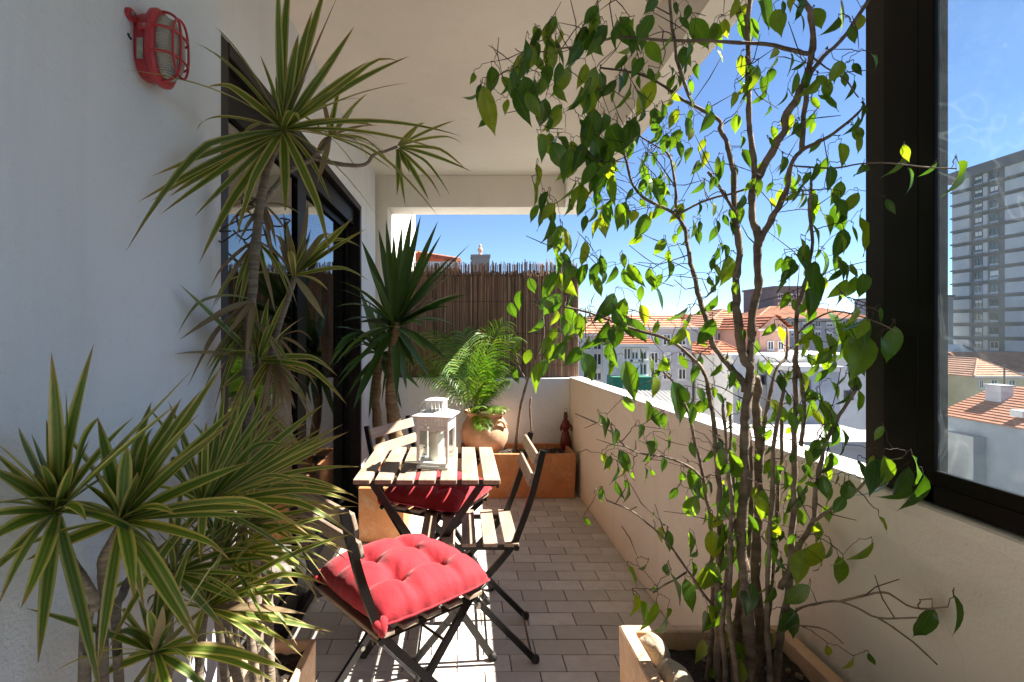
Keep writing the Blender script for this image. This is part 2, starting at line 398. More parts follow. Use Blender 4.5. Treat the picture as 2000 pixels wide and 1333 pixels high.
hw = tag(MB().box((-0.95, -1.6, -0.2), (XW, 1.37, HC)).build('house_wall', M['wall'], bevel=0.006), 'white plastered house wall beside the sliding door with red lamp on it', 'wall')
MB().box((-0.95, 1.37, 2.105), (XD, 4.262, HC)).build('lintel', M['wall'], hw)
MB().box((-0.95, 3.655, -0.2), (XD, 4.262, 2.105)).build('pier', M['wall'], hw)
MB().box((-0.95, 4.262, -0.2), (XD-0.04, 4.30, HC)).build('shade_gap', M['black'], hw)  # black fill paints the shade of the gap between pier and column
nw = tag(MB().box((-0.95, 4.30, -14), (-0.597, 4.58, HC)).build('corner_column', M['beam']), 'narrow plastered column at far end of the balcony left of the fence', 'column')
tag(MB().box((-1.4, 4.582, -14), (-0.605, 7.0, 4.4)).build('neighbour_wall', M['coping']), 'sunlit white wall of next house beyond the reed fence', 'wall')

M['rear'] = plaster('blocker_paint', (0.34, 0.30, 0.26), 0.1, 1.5, 0.2)
rw = tag(MB().box((XW+0.001, -0.62, -0.2), (XP-0.013, -0.5, HC-0.001)).build('rear_light_blocker', M['rear']), 'unseen dull wall added behind the viewer to dim the near house wall', 'wall')  # added out of view to cut the light on the near house wall
# outer beam (runs slightly askew to the wall) and end beam
bm_ = MB()
def xin(y): return 0.735 + (y-0.9)*(0.115/3.4)
ys = [-1.6, YB-0.002]
vs = []
for y in ys:
    xi = xin(y); xo = xi + 0.115
    vs += [(xi, y, 2.252), (xo+0.02, y, 2.252), (xo+0.02, y, 2.60), (xi, y, 2.60)]
bm_.add(vs, [(0,1,2,3),(7,6,5,4),(0,4,5,1),(1,5,6,2),(2,6,7,3),(3,7,4,0)])
tag(bm_.build('edge_beam', M['beam']), 'long painted concrete beam along outer edge of ceiling', 'beam')
tag(MB().box((-0.597, YB, 2.248), (1.0, YB+0.28, HC-0.001)).build('end_beam', M['beam'], bevel=0.003), 'painted concrete beam across far end above the reed fence', 'beam')

# parapet with a slightly sloping top
def zt(y):
    if y <= 1.0: return 0.918
    return 0.918 + (y-1.0)*(0.857-0.918)/(YB-1.0)
pm = MB(); prev = None; Ysec = [-1.6, 1.0, YB+0.12]
for y in Ysec:
    z = zt(y); pm.v += [(XP, y, -0.3), (XO, y, -0.3), (XO, y, z-0.006), (XP, y, z-0.006)]
for i in range(2):
    a = i*4; b = a+4
    pm.f += [(a, b, b+1, a+1), (a+1, b+1, b+2, a+2), (a+2, b+2, b+3, a+3), (a+3, b+3, b, a)]
pm.f += [(3,2,1,0), (8,9,10,11)]
par = tag(pm.build('parapet_wall', M['parapet']), 'cream rendered parapet wall along right side of the balcony', 'wall')
cm = MB()
for y in [1.175, YB+0.12]:
    z = zt(y); cm.v += [(XP-0.001, y, z-0.0065), (XO+0.004, y, z-0.0065), (XO+0.004, y, z+0.004), (XP+0.004, y, z+0.004)]
cm.f += [(0,1,2,3),(7,6,5,4),(0,4,5,1),(1,5,6,2),(2,6,7,3),(3,7,4,0)]
cm.build('coping', M['coping'], par)
MB().box((XP-0.012, -1.6, 0.882), (XP+0.03, 1.12, 0.915)).build('sill', M['parapet'], par, bevel=0.004)
tag(MB().box((-0.597, YB, -0.3), (XP, YB+0.12, 0.855)).build('end_wall', M['wall'], bevel=0.003), 'low white end wall below the reed fence', 'wall')

# ------------------------------------------------------------------ sliding door
door = empty('sliding_door', (XD, 2.6, 0), 0, 'black framed glass sliding door reflecting the sky and fence', 'door')
def dpart(name, a, b, mat, par=door, bev=0.002):
    return MB().box((a[0], a[1]-2.6, a[2]), (b[0], b[1]-2.6, b[2])).build(name, mat, par, bevel=bev)
dpart('jamb', (-0.12, 1.372, 0.0), (0.0, 1.57, 2.10), M['brown_alu'])
dpart('jamb', (-0.12, 3.60, 0.0), (0.003, 3.652, 2.10), M['brown_alu'])
dpart('head_rail', (-0.12, 1.57, 2.062), (0.002, 3.60, 2.104), M['brown_alu'])
dpart('head_recess', (-0.12, 1.57, 1.955), (-0.035, 3.60, 2.062), M['black'])
dpart('track', (-0.12, 1.57, 0.0), (0.004, 3.60, 0.03), M['brown_alu'])
for (a, b, x) in ((1.572, 2.46, -0.03), (2.42, 3.598, -0.075)):
    lf = dpart('door_leaf', (x-0.03, a, 0.03), (x, a+0.05, 1.955), M['black'])
    dpart('stile', (x-0.03, b-0.13 if b < 3 else b-0.06, 0.03), (x, b, 1.955), M['black'], lf)
    e = b-0.13 if b < 3 else b-0.06
    dpart('rail', (x-0.03, a+0.05, 0.03), (x, e, 0.13), M['black'], lf)
    dpart('rail', (x-0.03, a+0.05, 1.915), (x, e, 1.955), M['black'], lf)
    dpart('pane', (x-0.018, a+0.05, 0.13), (x-0.014, e, 1.915), M['door_glass'], lf, 0)
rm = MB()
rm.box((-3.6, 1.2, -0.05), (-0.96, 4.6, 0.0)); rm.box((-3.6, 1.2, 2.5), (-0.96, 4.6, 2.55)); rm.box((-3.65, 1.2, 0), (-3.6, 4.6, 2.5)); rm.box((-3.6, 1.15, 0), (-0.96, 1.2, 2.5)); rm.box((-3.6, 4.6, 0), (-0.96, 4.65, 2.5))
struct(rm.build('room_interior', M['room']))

# ------------------------------------------------------------------ window on the parapet
win = empty('parapet_window', (XP, 0.6, 0.92), 0, 'black framed fixed window standing on the near parapet with scratched dusty glass', 'window')
def wpart(name, a, b, mat, bev=0.0015):
    return MB().box((a[0]-XP, a[1]-0.6, a[2]-0.92), (b[0]-XP, b[1]-0.6, b[2]-0.92)).build(name, mat, win, bevel=bev)
wpart('post', (XP+0.008, 1.115, 0.919), (XP+0.075, 1.172, 2.253), M['brown_alu'])
wpart('stile', (XP+0.002, 1.03, 0.919), (XP+0.062, 1.115, 2.253), M['black'])
wpart('stile', (XP+0.002, 0.995, 0.919), (XP+0.0155, 1.03, 2.253), M['black'])
wpart('rail', (XP+0.002, -1.55, 0.9195), (XP+0.0615, 1.03, 0.955), M['black'])
wpart('rail', (XP+0.0025, -1.55, 0.955), (XP+0.0150, 0.995, 0.982), M['black'])
wpart('rail', (XP+0.002, -1.55, 2.19), (XP+0.062, 0.995, 2.253), M['black'])
wpart('stile', (XP+0.002, -0.35, 0.982), (XP+0.062, -0.25, 2.19), M['black'])
wpart('pane', (XP+0.0085, -0.25, 0.978), (XP+0.0125, 0.998, 2.192), M['win_glass'], 0)
wpart('pane', (XP+0.0085, -1.55, 0.978), (XP+0.0125, -0.35, 2.192), M['win_glass'], 0)

# ------------------------------------------------------------------ reed fence
fence = empty('reed_fence', (0.18, 4.37, 0.857), 0, 'dark brown reed screen fence standing on the end wall', 'fence')
rf = MB()
for layer, (yo, top, n, jit) in enumerate(((-0.012, 1.70, 400, 0.02), (-0.004, 1.715, 400, 0.02), (0.004, 1.725, 400, 0.02), (0.012, 1.80, 250, 0.018))):
    for i in range(n):
        x = -0.59 + 1.56*(i + rnd(0.1, 0.9))/n; lean = rnd(-0.006, 0.006); z1 = top + rnd(-jit, jit)*(1 if rnd(0,1) < 0.93 else 3)
        y = 4.37 + yo + rnd(-0.004, 0.004); r = rnd(0.0022, 0.0042)
        rf.tube([(x-0.18, y-4.37, 0.0), (x+lean*0.6-0.18, y+rnd(-0.003,0.003)-4.37, 0.45), (x+lean-0.18, y+rnd(-0.003,0.003)-4.37, z1-0.857)], r, 4)
stuff(rf.build('reeds', M['reed'], fence))
for z in (0.10, 0.36, 0.62, 0.835):
    MB().tube([(-0.775, -0.024, z), (0.0, -0.026, z+0.004), (0.785, -0.024, z)], 0.0013, 5).build('binding_wire', M['brown_alu'], fence)

# ------------------------------------------------------------------ planters
def planter(name, label, x0, x1, y0, y1, h, mat, t=0.028, soil_drop=0.05):
    cx, cy = (x0+x1)/2, (y0+y1)/2
    e = empty(name, (cx, cy, 0), 0, label, 'planter')
    X, Y = (x1-x0)/2, (y1-y0)/2
    vs = []
    for (sx, sy, z) in ((X*0.97, Y*0.985, 0.002), (X, Y, h), (X-t, Y-t*0.9, h), (X-t, Y-t, 0.05)):
        vs += [(-sx, -sy, z), (sx, -sy, z), (sx, sy, z), (-sx, sy, z)]
    fs = [(3,2,1,0)]
    for i in range(3):
        for k in range(4): fs.append((i*4+k, i*4+(k+1)%4, i*4+4+(k+1)%4, i*4+4+k))
    fs.append((12,13,14,15))
    MB().add(vs, fs).build('box', mat, e, bevel=0.004)
    n, m_ = 16, max(8, int(16*Y/X)); s = MB(); gv = []
    for j in range(m_+1):
        for i in range(n+1):
            x = lerp(-X+t+0.002, X-t-0.002, i/n); y = lerp(-Y+t+0.002, Y-t-0.002, j/m_)
            gv.append((x, y, h-soil_drop + 0.016*noise.noise(Vector((x*18+cx*9, y*18+cy*5, 0))) + 0.008*noise.noise(Vector((x*60, y*60, 3)))))
    s.add(gv, [(j*(n+1)+i, j*(n+1)+i+1, (j+1)*(n+1)+i+1, (j+1)*(n+1)+i) for j in range(m_) for i in range(n)])
    stuff(s.build('soil', M['soil'], e, smooth=True))
    cr_ = MB()
    for i in range(90):
        x = rnd(-X+t+0.01, X-t-0.01); y = rnd(-Y+t+0.01, Y-t-0.01); r = rnd(0.003, 0.010); z = h-soil_drop+0.006
        q = Matrix.Translation((x, y, z)) @ Matrix.Rotation(rnd(0,6.28), 4, Vector((rnd(-1,1), rnd(-1,1), 1)).normalized())
        cr_.box((-r, -r*0.7, -r*0.5), (r, r*0.7, r*0.5), q)
    stuff(cr_.build('bark_chips', M['bark_drac'], e))
    return e
pl_far = planter('planter_box', 'orange terracotta trough against the low end wall holding the round urn', 0.0, 0.855, 3.905, 4.285, 0.33, M['terra'], soil_drop=0.04)
pl_mid = planter('planter_box', 'stained terracotta trough behind the table holding the spiky dark green plant', -0.60, -0.33, 3.08, 4.12, 0.325, M['terra'])
pl_near = planter('planter_box', 'large pale terracotta planter at lower right holding the leafy ficus', 0.424, 0.868, 0.45, 1.42, 0.455, M['terra_pale'], 0.034, 0.045)
pl_left = planter('planter_box', 'narrow terracotta trough at lower left under the striped dracaenas', -0.612, -0.43, 0.45, 1.57, 0.33, M['terra_pale'], 0.02, 0.03)

# ------------------------------------------------------------------ blades
def blade_mesh(name, pts, W, mat, fold=0.22, ridge=None, prof=None, roll=0.0):
    n = len(pts)-1; v = []; f = []; uv = []
    prof = prof or (lambda t: min(1.0, 0.55 + 1.6*t) * (1 - max(0, (t-0.45)/0.55)**1.7) if t < 1 else 0.0)
    prevside = None
    for i, p in enumerate(pts):
        d = (pts[min(i+1, n)] - pts[max(i-1, 0)]).normalized()
        side = d.cross(ridge if ridge is not None else Vector((0,0,1)))
        if side.length < 0.15 and prevside is not None: side = prevside
        elif side.length < 1e-3: side = Vector((1,0,0))
        side.normalize()
        if prevside is not None and side.dot(prevside) < 0: side = -side
        if prevside is not None: side = (side*0.5 + prevside*0.5).normalized()
        prevside = side
        up = side.cross(d).normalized()
        if up.z < 0 and i == 0: pass
        s2 = (side*math.cos(roll) + up*math.sin(roll)); u2 = (up*math.cos(roll) - side*math.sin(roll))
        hw = W/2*prof(i/n)
        for u, o in ((0, -1), (0.5, 0), (1, 1)):
            v.append(p + s2*hw*o + (u2*hw*fold if o else u2*0)); uv.append((u, i/n))
    for i in range(n):
        for c in range(2):
            a = i*3+c; f.append((a, a+1, a+4, a+3))
    m = bpy.data.meshes.new(name); m.from_pydata([tuple(x) for x in v], [], f); m.materials.append(mat)
    l = m.uv_layers.new(name='UVMap')
    for poly in m.polygons:
        poly.use_smooth = True
        for li in poly.loop_indices: l.data[li].uv = uv[m.loops[li].vertex_index]
    m.update(); return m
def bez(a, c, b, n): return [a*(1-t)**2 + c*2*t*(1-t) + b*t*t for t in (i/n for i in range(n+1))]
def xclamp(px, Y, lim):                                   # keep points of the left side in front of the wall
    if px < VX: Y = min(Y, lim*F/(VX-px))
    return Y
def head(parent, hp, hY, tips, W, mat, name='blade', arch=0.22, lim=0.60, dy=(-0.10, 0.12), origin=Vector((0,0,0)), fill=0, fillL=0.3, axis=Vector((0.3,0,1)), dry=0.0, fold=0.22, bend=0.3):
    c = P(*hp, hY)
    for t in tips:
        px, py = t[0], t[1]
        Y = t[2] if len(t) > 2 else xclamp(px, hY + rnd(*dy), lim)
        e = P(px, py, Y); L = (e-c).length
        mid = (c+e)/2 + Vector((0,0,1))*L*arch*rnd(0.5, 1.3)*max(0.15, 1-abs((e-c).normalized().z)) + Vector((rnd(-1,1), rnd(-1,1), 0))*L*0.05
        mid = Vector((max(mid.x, -lim-0.005), mid.y, mid.z))
        st = c + (mid-c).normalized()*0.008
        pts = bez(st, mid, e, 11)
        if rnd(0,1) < bend:
            tk = rnd(0.45, 0.8); kk = rnd(0.3, 1.1)
            pts = [p + Vector((0,0,-1))*L*kk*max(0, i/11-tk)**1.5 for i, p in enumerate(pts)]
        toc = (Vector((0,0,H))-c).normalized()
        rid = (Vector((0,0,0.8)) + toc*0.75).normalized()
        link(name, blade_mesh(name, [p-origin for p in pts], W*rnd(0.8, 1.12), M['dry'] if rnd(0,1) < dry else mat, fold, rid, roll=rnd(-0.3,0.3)), parent)
    for i in range(fill):
        az = i*2.399 + rnd(-0.3,0.3); pol = lerp(0.25, 1.9, (i+0.5)/fill)
        q = Vector((0,0,1)).rotation_difference(axis.normalized())
        d = q @ Vector((math.sin(pol)*math.cos(az), math.sin(pol)*math.sin(az), math.cos(pol)))
        L = fillL*rnd(0.75, 1.1); e = c + d*L + Vector((0,0,-1))*L*0.25*math.sin(pol)
        if e.x < -lim and e.y < 1.37: e.x = -lim + rnd(0, 0.03)
        mid = c + d*L*0.55 + Vector((0,0,1))*L*0.06
        if mid.x < -lim: mid.x = -lim
        link(name, blade_mesh(name, [p-origin for p in bez(c, mid, e, 9)], W*rnd(0.7, 1.0), M['dry'] if rnd(0,1) < dry else mat, fold, roll=rnd(-0.4,0.4)), parent)

def heart(parent, hp, hY, W, L, mat, origin, n=7):          # young upright blades closing the middle of a head
    c = P(*hp, hY)
    for i in range(n):
        az = i*2.4; d = Vector((math.sin(0.35+0.1*i)*math.cos(az), math.sin(0.35+0.1*i)*math.sin(az)*0.8-0.25, 1)).normalized(); e = c + d*L*rnd(0.6,1.0)
        link('blade', blade_mesh('blade', [p-origin for p in bez(c-d*0.006, (c+e)/2+Vector((rnd(-1,1),rnd(-1,1),0))*0.006, e, 8)], W*0.8, mat, 0.5, roll=rnd(-0.5,0.5)), parent)
def stem(parent, pts, r0, r1, mat, origin, name='stem', n=8, sm=5, wob=0.25):
    q = cr(pts, sm); k = len(q)-1
    return MB().tube([p-origin for p in q], [lerp(r0, r1, i/k) for i in range(k+1)], n, True, wob).build(name, mat, parent, smooth=True)

# ------------------------------------------------------------------ dracaenas
O1 = Vector((-0.52, 0.78, 0.30))
dr1 = empty('dracaena', O1, 0, 'nearest striped dracaena with curved ringed stems beside the white wall', 'plant')
z1 = Vector((-0.53, 0.80, 0.29))
HF, HG, HJ, HK = (112, 1000), (237, 1018), (305, 1275), (400, 1190)
stem(dr1, [Vector((-0.535,0.76,0.29)), P(165,1270,0.76), P(185,1180,0.75), P(150,1110,0.735), P(108,1050,0.725), P(112,1005,0.72)], 0.0085, 0.005, M['bark_drac'], O1)
stem(dr1, [Vector((-0.53,0.79,0.29)), P(200,1290,0.79), P(205,1180,0.78), P(200,1100,0.765), P(218,1060,0.755), P(237,1022,0.75)], 0.009, 0.006, M['bark_drac'], O1)
stem(dr1, [Vector((-0.52,0.85,0.29)), P(228,1260,0.84), P(240,1160,0.86), P(275,1105,0.92), P(330,1060,0.96), P(398,1000,1.0)], 0.008, 0.005, M['bark_drac'], O1)
stem(dr1, [Vector((-0.51,0.84,0.29)), P(300,1330,0.85), P(305,1280,0.85)], 0.010, 0.007, M['bark_drac'], O1)
stem(dr1, [Vector((-0.51,1.0,0.29)), P(390,1300,1.03), P(400,1195,1.05)], 0.010, 0.007, M['bark_drac'], O1)
head(dr1, HF, 0.72, [(100,686),(184,670),(192,742),(90,819),(379,719),(354,783),(-15,860),(-30,911),(-40,1010),(-40,1065),(-20,1125),(74,1298,0.63),(202,1322,0.66),(40,1190,0.6),(140,905),(128,760)], 0.0195, M['drac'], arch=0.10, dy=(-0.14,-0.02), origin=O1, fold=0.35, fill=12, fillL=0.17)
head(dr1, HG, 0.75, [(190,814),(440,706),(354,778),(328,916),(605,988),(543,998),(528,1012),(451,1075),(390,1262,0.66),(282,1142),(190,1316,0.64),(49,1096),(138,978),(272,896),(300,800),(460,820),(395,760),(420,850),(500,900),(480,780)], 0.0195, M['drac'], arch=0.10, dy=(-0.10,0.10), origin=O1, fold=0.35, fill=14, fillL=0.19)
head(dr1, (398,992), 1.0, [(477,752),(515,732),(535,768),(551,814),(635,788),(671,829),(684,842),(700,911),(705,957),(700,1004),(620,1040),(482,963),(354,952),(328,783),(410,773),(440,740),(590,850),(610,900),(570,780),(650,870),(560,930)], 0.016, M['drac'], arch=0.12, dy=(-0.10,0.15), origin=O1, fill=16, fillL=0.24, bend=0.5, dry=0.06)
head(dr1, HJ, 0.85, [(49,1188),(225,1209),(318,1183),(379,1045),(446,1055),(579,1316),(543,1336),(410,1340),(287,1375),(154,1336),(251,1280),(338,1370),(395,1240),(350,1120),(300,1180)], 0.0165, M['drac'], arch=0.12, dy=(-0.14,0.10), origin=O1, fill=14, fillL=0.18, bend=0.5, dry=0.05)
head(dr1, HK, 1.05, [(579,1265),(635,1240),(700,1040),(640,1090),(584,1142),(512,1106),(420,1111),(518,1034),(656,1236),(538,1332),(470,1050),(445,1020),(600,1200),(560,1220)], 0.0145, M['drac'], arch=0.15, origin=O1, fill=18, fillL=0.23, dry=0.2, bend=0.6)

O2 = Vector((-0.50, 1.30, 0.30))
dr2 = empty('dracaena', O2, 0, 'tall striped dracaena with fountain of blades in front of the sliding door', 'plant')
stem(dr2, [Vector((-0.50,1.31,0.29)), P(500,1150,1.32), P(492,900,1.32), P(486,760,1.32), P(482,650,1.32), P(492,580,1.32), P(500,480,1.31), P(508,400,1.31), P(525,320,1.30), P(553,258,1.30)], 0.014, 0.010, M['bark_drac'], O2)
stem(dr2, [Vector((-0.49,1.36,0.29)), P(520,1100,1.38), P(512,850,1.40), P(525,740,1.42), P(540,650,1.44), P(560,590,1.45), P(575,542,1.45)], 0.014, 0.008, M['bark_drac'], O2)
stem(dr2, [Vector((-0.48,1.26,0.29)), P(480,1100,1.28), P(470,900,1.30), P(480,790,1.34), P(505,705,1.36)], 0.012, 0.008, M['bark_drac'], O2)
stem(dr2, [P(508,400,1.31), P(560,340,1.40), P(610,310,1.46), P(645,270,1.50)], 0.007, 0.006, M['bark_drac'], O2)
stem(dr2, [P(610,310,1.46), P(670,322,1.5), P(712,322,1.52), P(730,303,1.53), P(752,296,1.54), P(776,287,1.55)], 0.006, 0.004, M['bark_drac'], O2)
stem(dr2, [Vector((-0.47,1.20,0.29)), P(440,1200,1.18), P(445,1050,1.18), P(450,962,1.18)], 0.011, 0.007, M['bark_drac'], O2)
stem(dr2, [Vector((-0.47,1.12,0.29)), P(425,1200,1.13), P(430,1092,1.13)], 0.010, 0.007, M['bark_drac'], O2)
head(dr2, (553,255), 1.30, [(543,-60),(572,-80),(640,-40),(665,-20),(692,52),(780,82),(800,110),(800,162),(735,246),(905,268),(880,300),(860,352),(235,136),(402,138),(245,340),(292,395),(296,345),(312,420),(268,396),(378,425),(388,488),(420,388),(557,416),(645,462),(508,108),(583,96),(330,385),(460,420),(610,20),(720,120)], 0.022, M['drac'], arch=0.12, dy=(-0.22,0.14), origin=O2, fill=14, fillL=0.3, bend=0.45, dry=0.05)
head(dr2, (645,268), 1.50, [(690,215),(650,210),(740,245),(770,300),(770,335),(700,335),(620,360),(600,330),(720,290)], 0.017, M['drac'], arch=0.2, dy=(-0.1,0.2), origin=O2, fill=8, fillL=0.2, dry=0.35)
head(dr2, (776,287), 1.55, [(838,232),(890,235),(905,270),(922,336),(880,346),(838,392),(792,388),(800,335),(862,372),(815,250),(912,300),(775,380)], 0.016, M['drac'], arch=0.15, dy=(-0.1,0.15), origin=O2, dry=0.2, bend=0.6)
head(dr2, (575,540), 1.45, [(690,425),(716,447),(706,416),(650,470),(662,402),(602,392),(560,430),(535,440),(520,500),(635,625),(722,522),(545,470),(680,470),(640,440)], 0.020, M['drac'], arch=0.08, dy=(-0.08,0.12), origin=O2, fill=5, fillL=0.2, dry=0.3)
head(dr2, (495,588), 1.32, [(350,665),(345,620),(395,670),(415,705),(430,690),(450,725),(385,640),(470,740),(400,720),(440,660),(365,700),(480,690)], 0.014, M['dry'], arch=0.25, lim=0.61, dy=(-0.12,0.02), origin=O2, fold=0.5)
head(dr2, (505,705), 1.36, [(340,692),(350,555),(415,680),(660,705),(680,737),(600,782),(500,590),(525,580),(540,600),(450,790),(562,570),(620,740),(430,760)], 0.021, M['drac'], arch=0.08, dy=(-0.18,0.12), origin=O2, fill=4, fillL=0.2, dry=0.15)
head(dr2, (450,960), 1.18, [(640,830),(660,850),(702,912),(692,967),(610,880),(600,800),(560,760),(520,740),(640,985),(655,1010),(520,850),(480,790),(580,840),(630,925)], 0.0155, M['drac'], arch=0.12, dy=(-0.08,0.15), origin=O2, fill=16, fillL=0.27, bend=0.5, dry=0.08)
head(dr2, (430,1090), 1.13, [(650,1080),(640,1102),(662,1045),(600,1150),(560,1180),(630,1060),(545,1030),(520,1050),(470,1000),(690,1000),(580,1110),(610,1010)], 0.0145, M['drac'], arch=0.15, dy=(-0.08,0.12), origin=O2, fill=16, fillL=0.25, dry=0.25, bend=0.6)
head(dr2, (520,790), 1.40, [(470,930),(500,1000),(560,940),(590,980),(540,900),(450,880),(600,900),(480,1050)], 0.016, M['dry'], arch=0.2, dy=(-0.06,0.06), origin=O2, fold=0.5, lim=0.64)

head(dr2, (470,1030), 1.20, [(640,1010),(680,1040),(655,975),(600,960),(560,930),(690,1080),(610,1120),(575,1060),(530,960),(500,930),(625,1150),(590,1000),(700,990)], 0.0145, M['drac'], arch=0.12, dy=(-0.10,0.16), origin=O2, fill=12, fillL=0.24, bend=0.5, dry=0.1)
head(dr1, (340,1120), 0.98, [(470,1010),(500,1060),(520,1130),(480,1180),(430,1010),(380,980),(330,990),(540,1090),(440,1230),(400,1060),(450,1130)], 0.015, M['drac'], arch=0.12, dy=(-0.10,0.14), origin=O1, fill=10, fillL=0.2, bend=0.5, dry=0.1)
stem(dr2, [Vector((-0.49,1.22,0.29)), P(455,1180,1.2), P(470,1033,1.2)], 0.009, 0.006, M['bark_drac'], O2)
stem(dr1, [Vector((-0.52,0.95,0.29)), P(330,1250,0.97), P(340,1123,0.98)], 0.009, 0.006, M['bark_drac'], O1)
for hp_, hY_, W_, L_, pa_, o_ in ((HF,0.72,0.022,0.12,dr1,O1),(HG,0.75,0.022,0.12,dr1,O1),((398,992),1.0,0.02,0.16,dr1,O1),(HJ,0.85,0.018,0.12,dr1,O1),(HK,1.05,0.017,0.14,dr1,O1),((553,255),1.30,0.022,0.18,dr2,O2),((575,540),1.45,0.018,0.15,dr2,O2),((505,705),1.36,0.018,0.15,dr2,O2),((450,960),1.18,0.018,0.15,dr2,O2),((430,1090),1.13,0.017,0.15,dr2,O2)):
    heart(pa_, hp_, hY_, W_, L_, M['drac'], o_)
head(dr2, (515,400), 1.33, [(440,440),(465,470),(430,410),(540,470),(560,450),(590,420),(480,500),(445,380),(535,520),(500,480)], 0.011, M['dry'], arch=0.25, dy=(-0.1,0.06), origin=O2, fold=0.5, lim=0.61, bend=0.8)
head(dr2, (545,660), 1.44, [(520,760),(560,760),(590,720),(540,800),(600,690),(500,740),(575,800),(530,840),(610,650)], 0.011, M['dry'], arch=0.2, dy=(-0.06,0.06), origin=O2, fold=0.5, lim=0.66, bend=0.7)
head(dr2, (480,760), 1.33, [(430,850),(460,880),(510,860),(440,800),(520,900),(490,920),(470,850)], 0.011, M['dry'], arch=0.2, dy=(-0.06,0.06), origin=O2, fold=0.5, lim=0.61, bend=0.7)
for (hx_, hy_, n_) in ((500,470,12),(488,620,14),(530,700,14),(500,800,12)):
    head(dr2, (hx_,hy_), 1.36, [(hx_+rnd(-95,95), hy_+rnd(40,150)) for _ in range(n_)], 0.012, M['drac'], arch=0.30, dy=(-0.10,0.06), origin=O2, fold=0.5, lim=0.61, bend=0.7, dry=0.6)
for q_ in range(9):                                       # curly dead twigs under the tall head
    a_ = P(rnd(490,520), rnd(395,450), 1.33); b_ = a_ + Vector((rnd(-0.11,0.10), rnd(-0.08,0.08), rnd(-0.05,0.04))); m_ = (a_+b_)/2 + Vector((rnd(-0.03,0.03), rnd(-0.03,0.03), rnd(-0.04,0.05)))
    MB().tube([p-O2 for p in cr([a_, m_, b_, b_+Vector((rnd(-0.03,0.03), rnd(-0.02,0.02), rnd(-0.04,0.03)))], 5)], 0.0022, 5).build('dead_twig', M['twig'], dr2, smooth=True)

# ------------------------------------------------------------------ yucca
O3 = Vector((-0.445, 3.45, 0.275))
yu = empty('yucca', O3, 0, 'dark green spiky yucca on a thick trunk beside the far end of the door', 'plant')
stem(yu, [O3, P(772,860,3.44), P(765,780,3.43), P(768,700,3.42), P(772,630,3.42)], 0.045, 0.036, M['bark_yucca'], O3, 'trunk', 10, 8, 0.5)
stem(yu, [O3+Vector((-0.05,0.12,0)), P(742,860,3.6), P(735,780,3.62), P(742,690,3.62)], 0.03, 0.028, M['bark_yucca'], O3, 'trunk', 9, 6, 0.5)
def yhead(c, tips, W):
    cc = P(*c)
    for (px, py) in tips:
        Y = c[2] + rnd(-0.22, 0.22); Y = xclamp(px, Y, 0.66)
        e = P(px, py, Y); L = (e-cc).length
        mid = (cc+e)/2 + Vector((0,0,1))*L*rnd(0.08, 0.30)*max(0.2, 1-abs((e-cc).normalized().z))
        link('blade', blade_mesh('blade', [p-O3 for p in bez(cc, mid, e, 8)], W*rnd(0.85,1.1), M['yucca'], 0.3, Vector((0,-0.5,0.85)), roll=rnd(-0.4,0.4)), yu)
yhead((772,640,3.42), [(805,414),(822,421),(856,431),(863,457),(919,476),(884,500),(754,429),(769,455),(739,447),(706,470),(906,571),(914,575),(661,549),(664,565),(670,627),(651,716),(655,759),(711,744),(831,687),(872,702),(794,762),(726,725),(775,781),(850,582),(785,440),(838,500),(720,520),(690,590),(860,630),(840,740),(745,790),(690,680),(812,470),(880,540),(735,560),(800,520),(700,630),(655,600),(880,600),(895,640),(830,640),(810,720)], 0.056)
yhead((742,692,3.62), [(700,560),(690,640),(720,590),(760,560),(800,640),(690,720),(700,780),(770,770),(810,700),(740,600),(665,660),(790,590),(820,760),(690,800),(730,760),(650,690),(660,740),(675,780),(700,700),(655,640),(720,820),(640,720),(715,660),(785,800),(670,700)], 0.05)

# ------------------------------------------------------------------ urn and palm
UX, UY, UZ = 0.187, 4.10, 0.283
urn = empty('terracotta_urn', (UX, UY, UZ), 0, 'round bellied terracotta urn in the far trough under the palm fronds', 'urn')
prof = [(0.075,0.0),(0.10,0.012),(0.150,0.06),(0.180,0.125),(0.186,0.175),(0.172,0.235),(0.142,0.282),(0.132,0.300),(0.142,0.312),(0.160,0.320),(0.163,0.331),(0.157,0.339),(0.140,0.336),(0.126,0.315),(0.124,0.27)]
MB().lathe(prof, n=40).build('body', M['urn'], urn, smooth=True)
for a0 in (-0.9, 2.2):
    MB().tube(cr([(0.165*math.cos(a0-0.25), 0.165*math.sin(a0-0.25), 0.25), (0.182*math.cos(a0-0.12), 0.182*math.sin(a0-0.12), 0.285), (0.187*math.cos(a0+0.1), 0.187*math.sin(a0+0.1), 0.27), (0.187*math.cos(a0+0.25), 0.187*math.sin(a0+0.25), 0.225)], 4), 0.011, 8).build('handle', M['urn'], urn, smooth=True)
stuff(MB().lathe([(0.0,0.305),(0.06,0.308),(0.125,0.30)], n=24).build('soil', M['soil'], urn, smooth=True))
O4 = Vector((0.105, 4.06, 0.60))
pa = empty('areca_palm', O4, 0, 'bright green feathery palm growing out of the terracotta urn', 'plant')
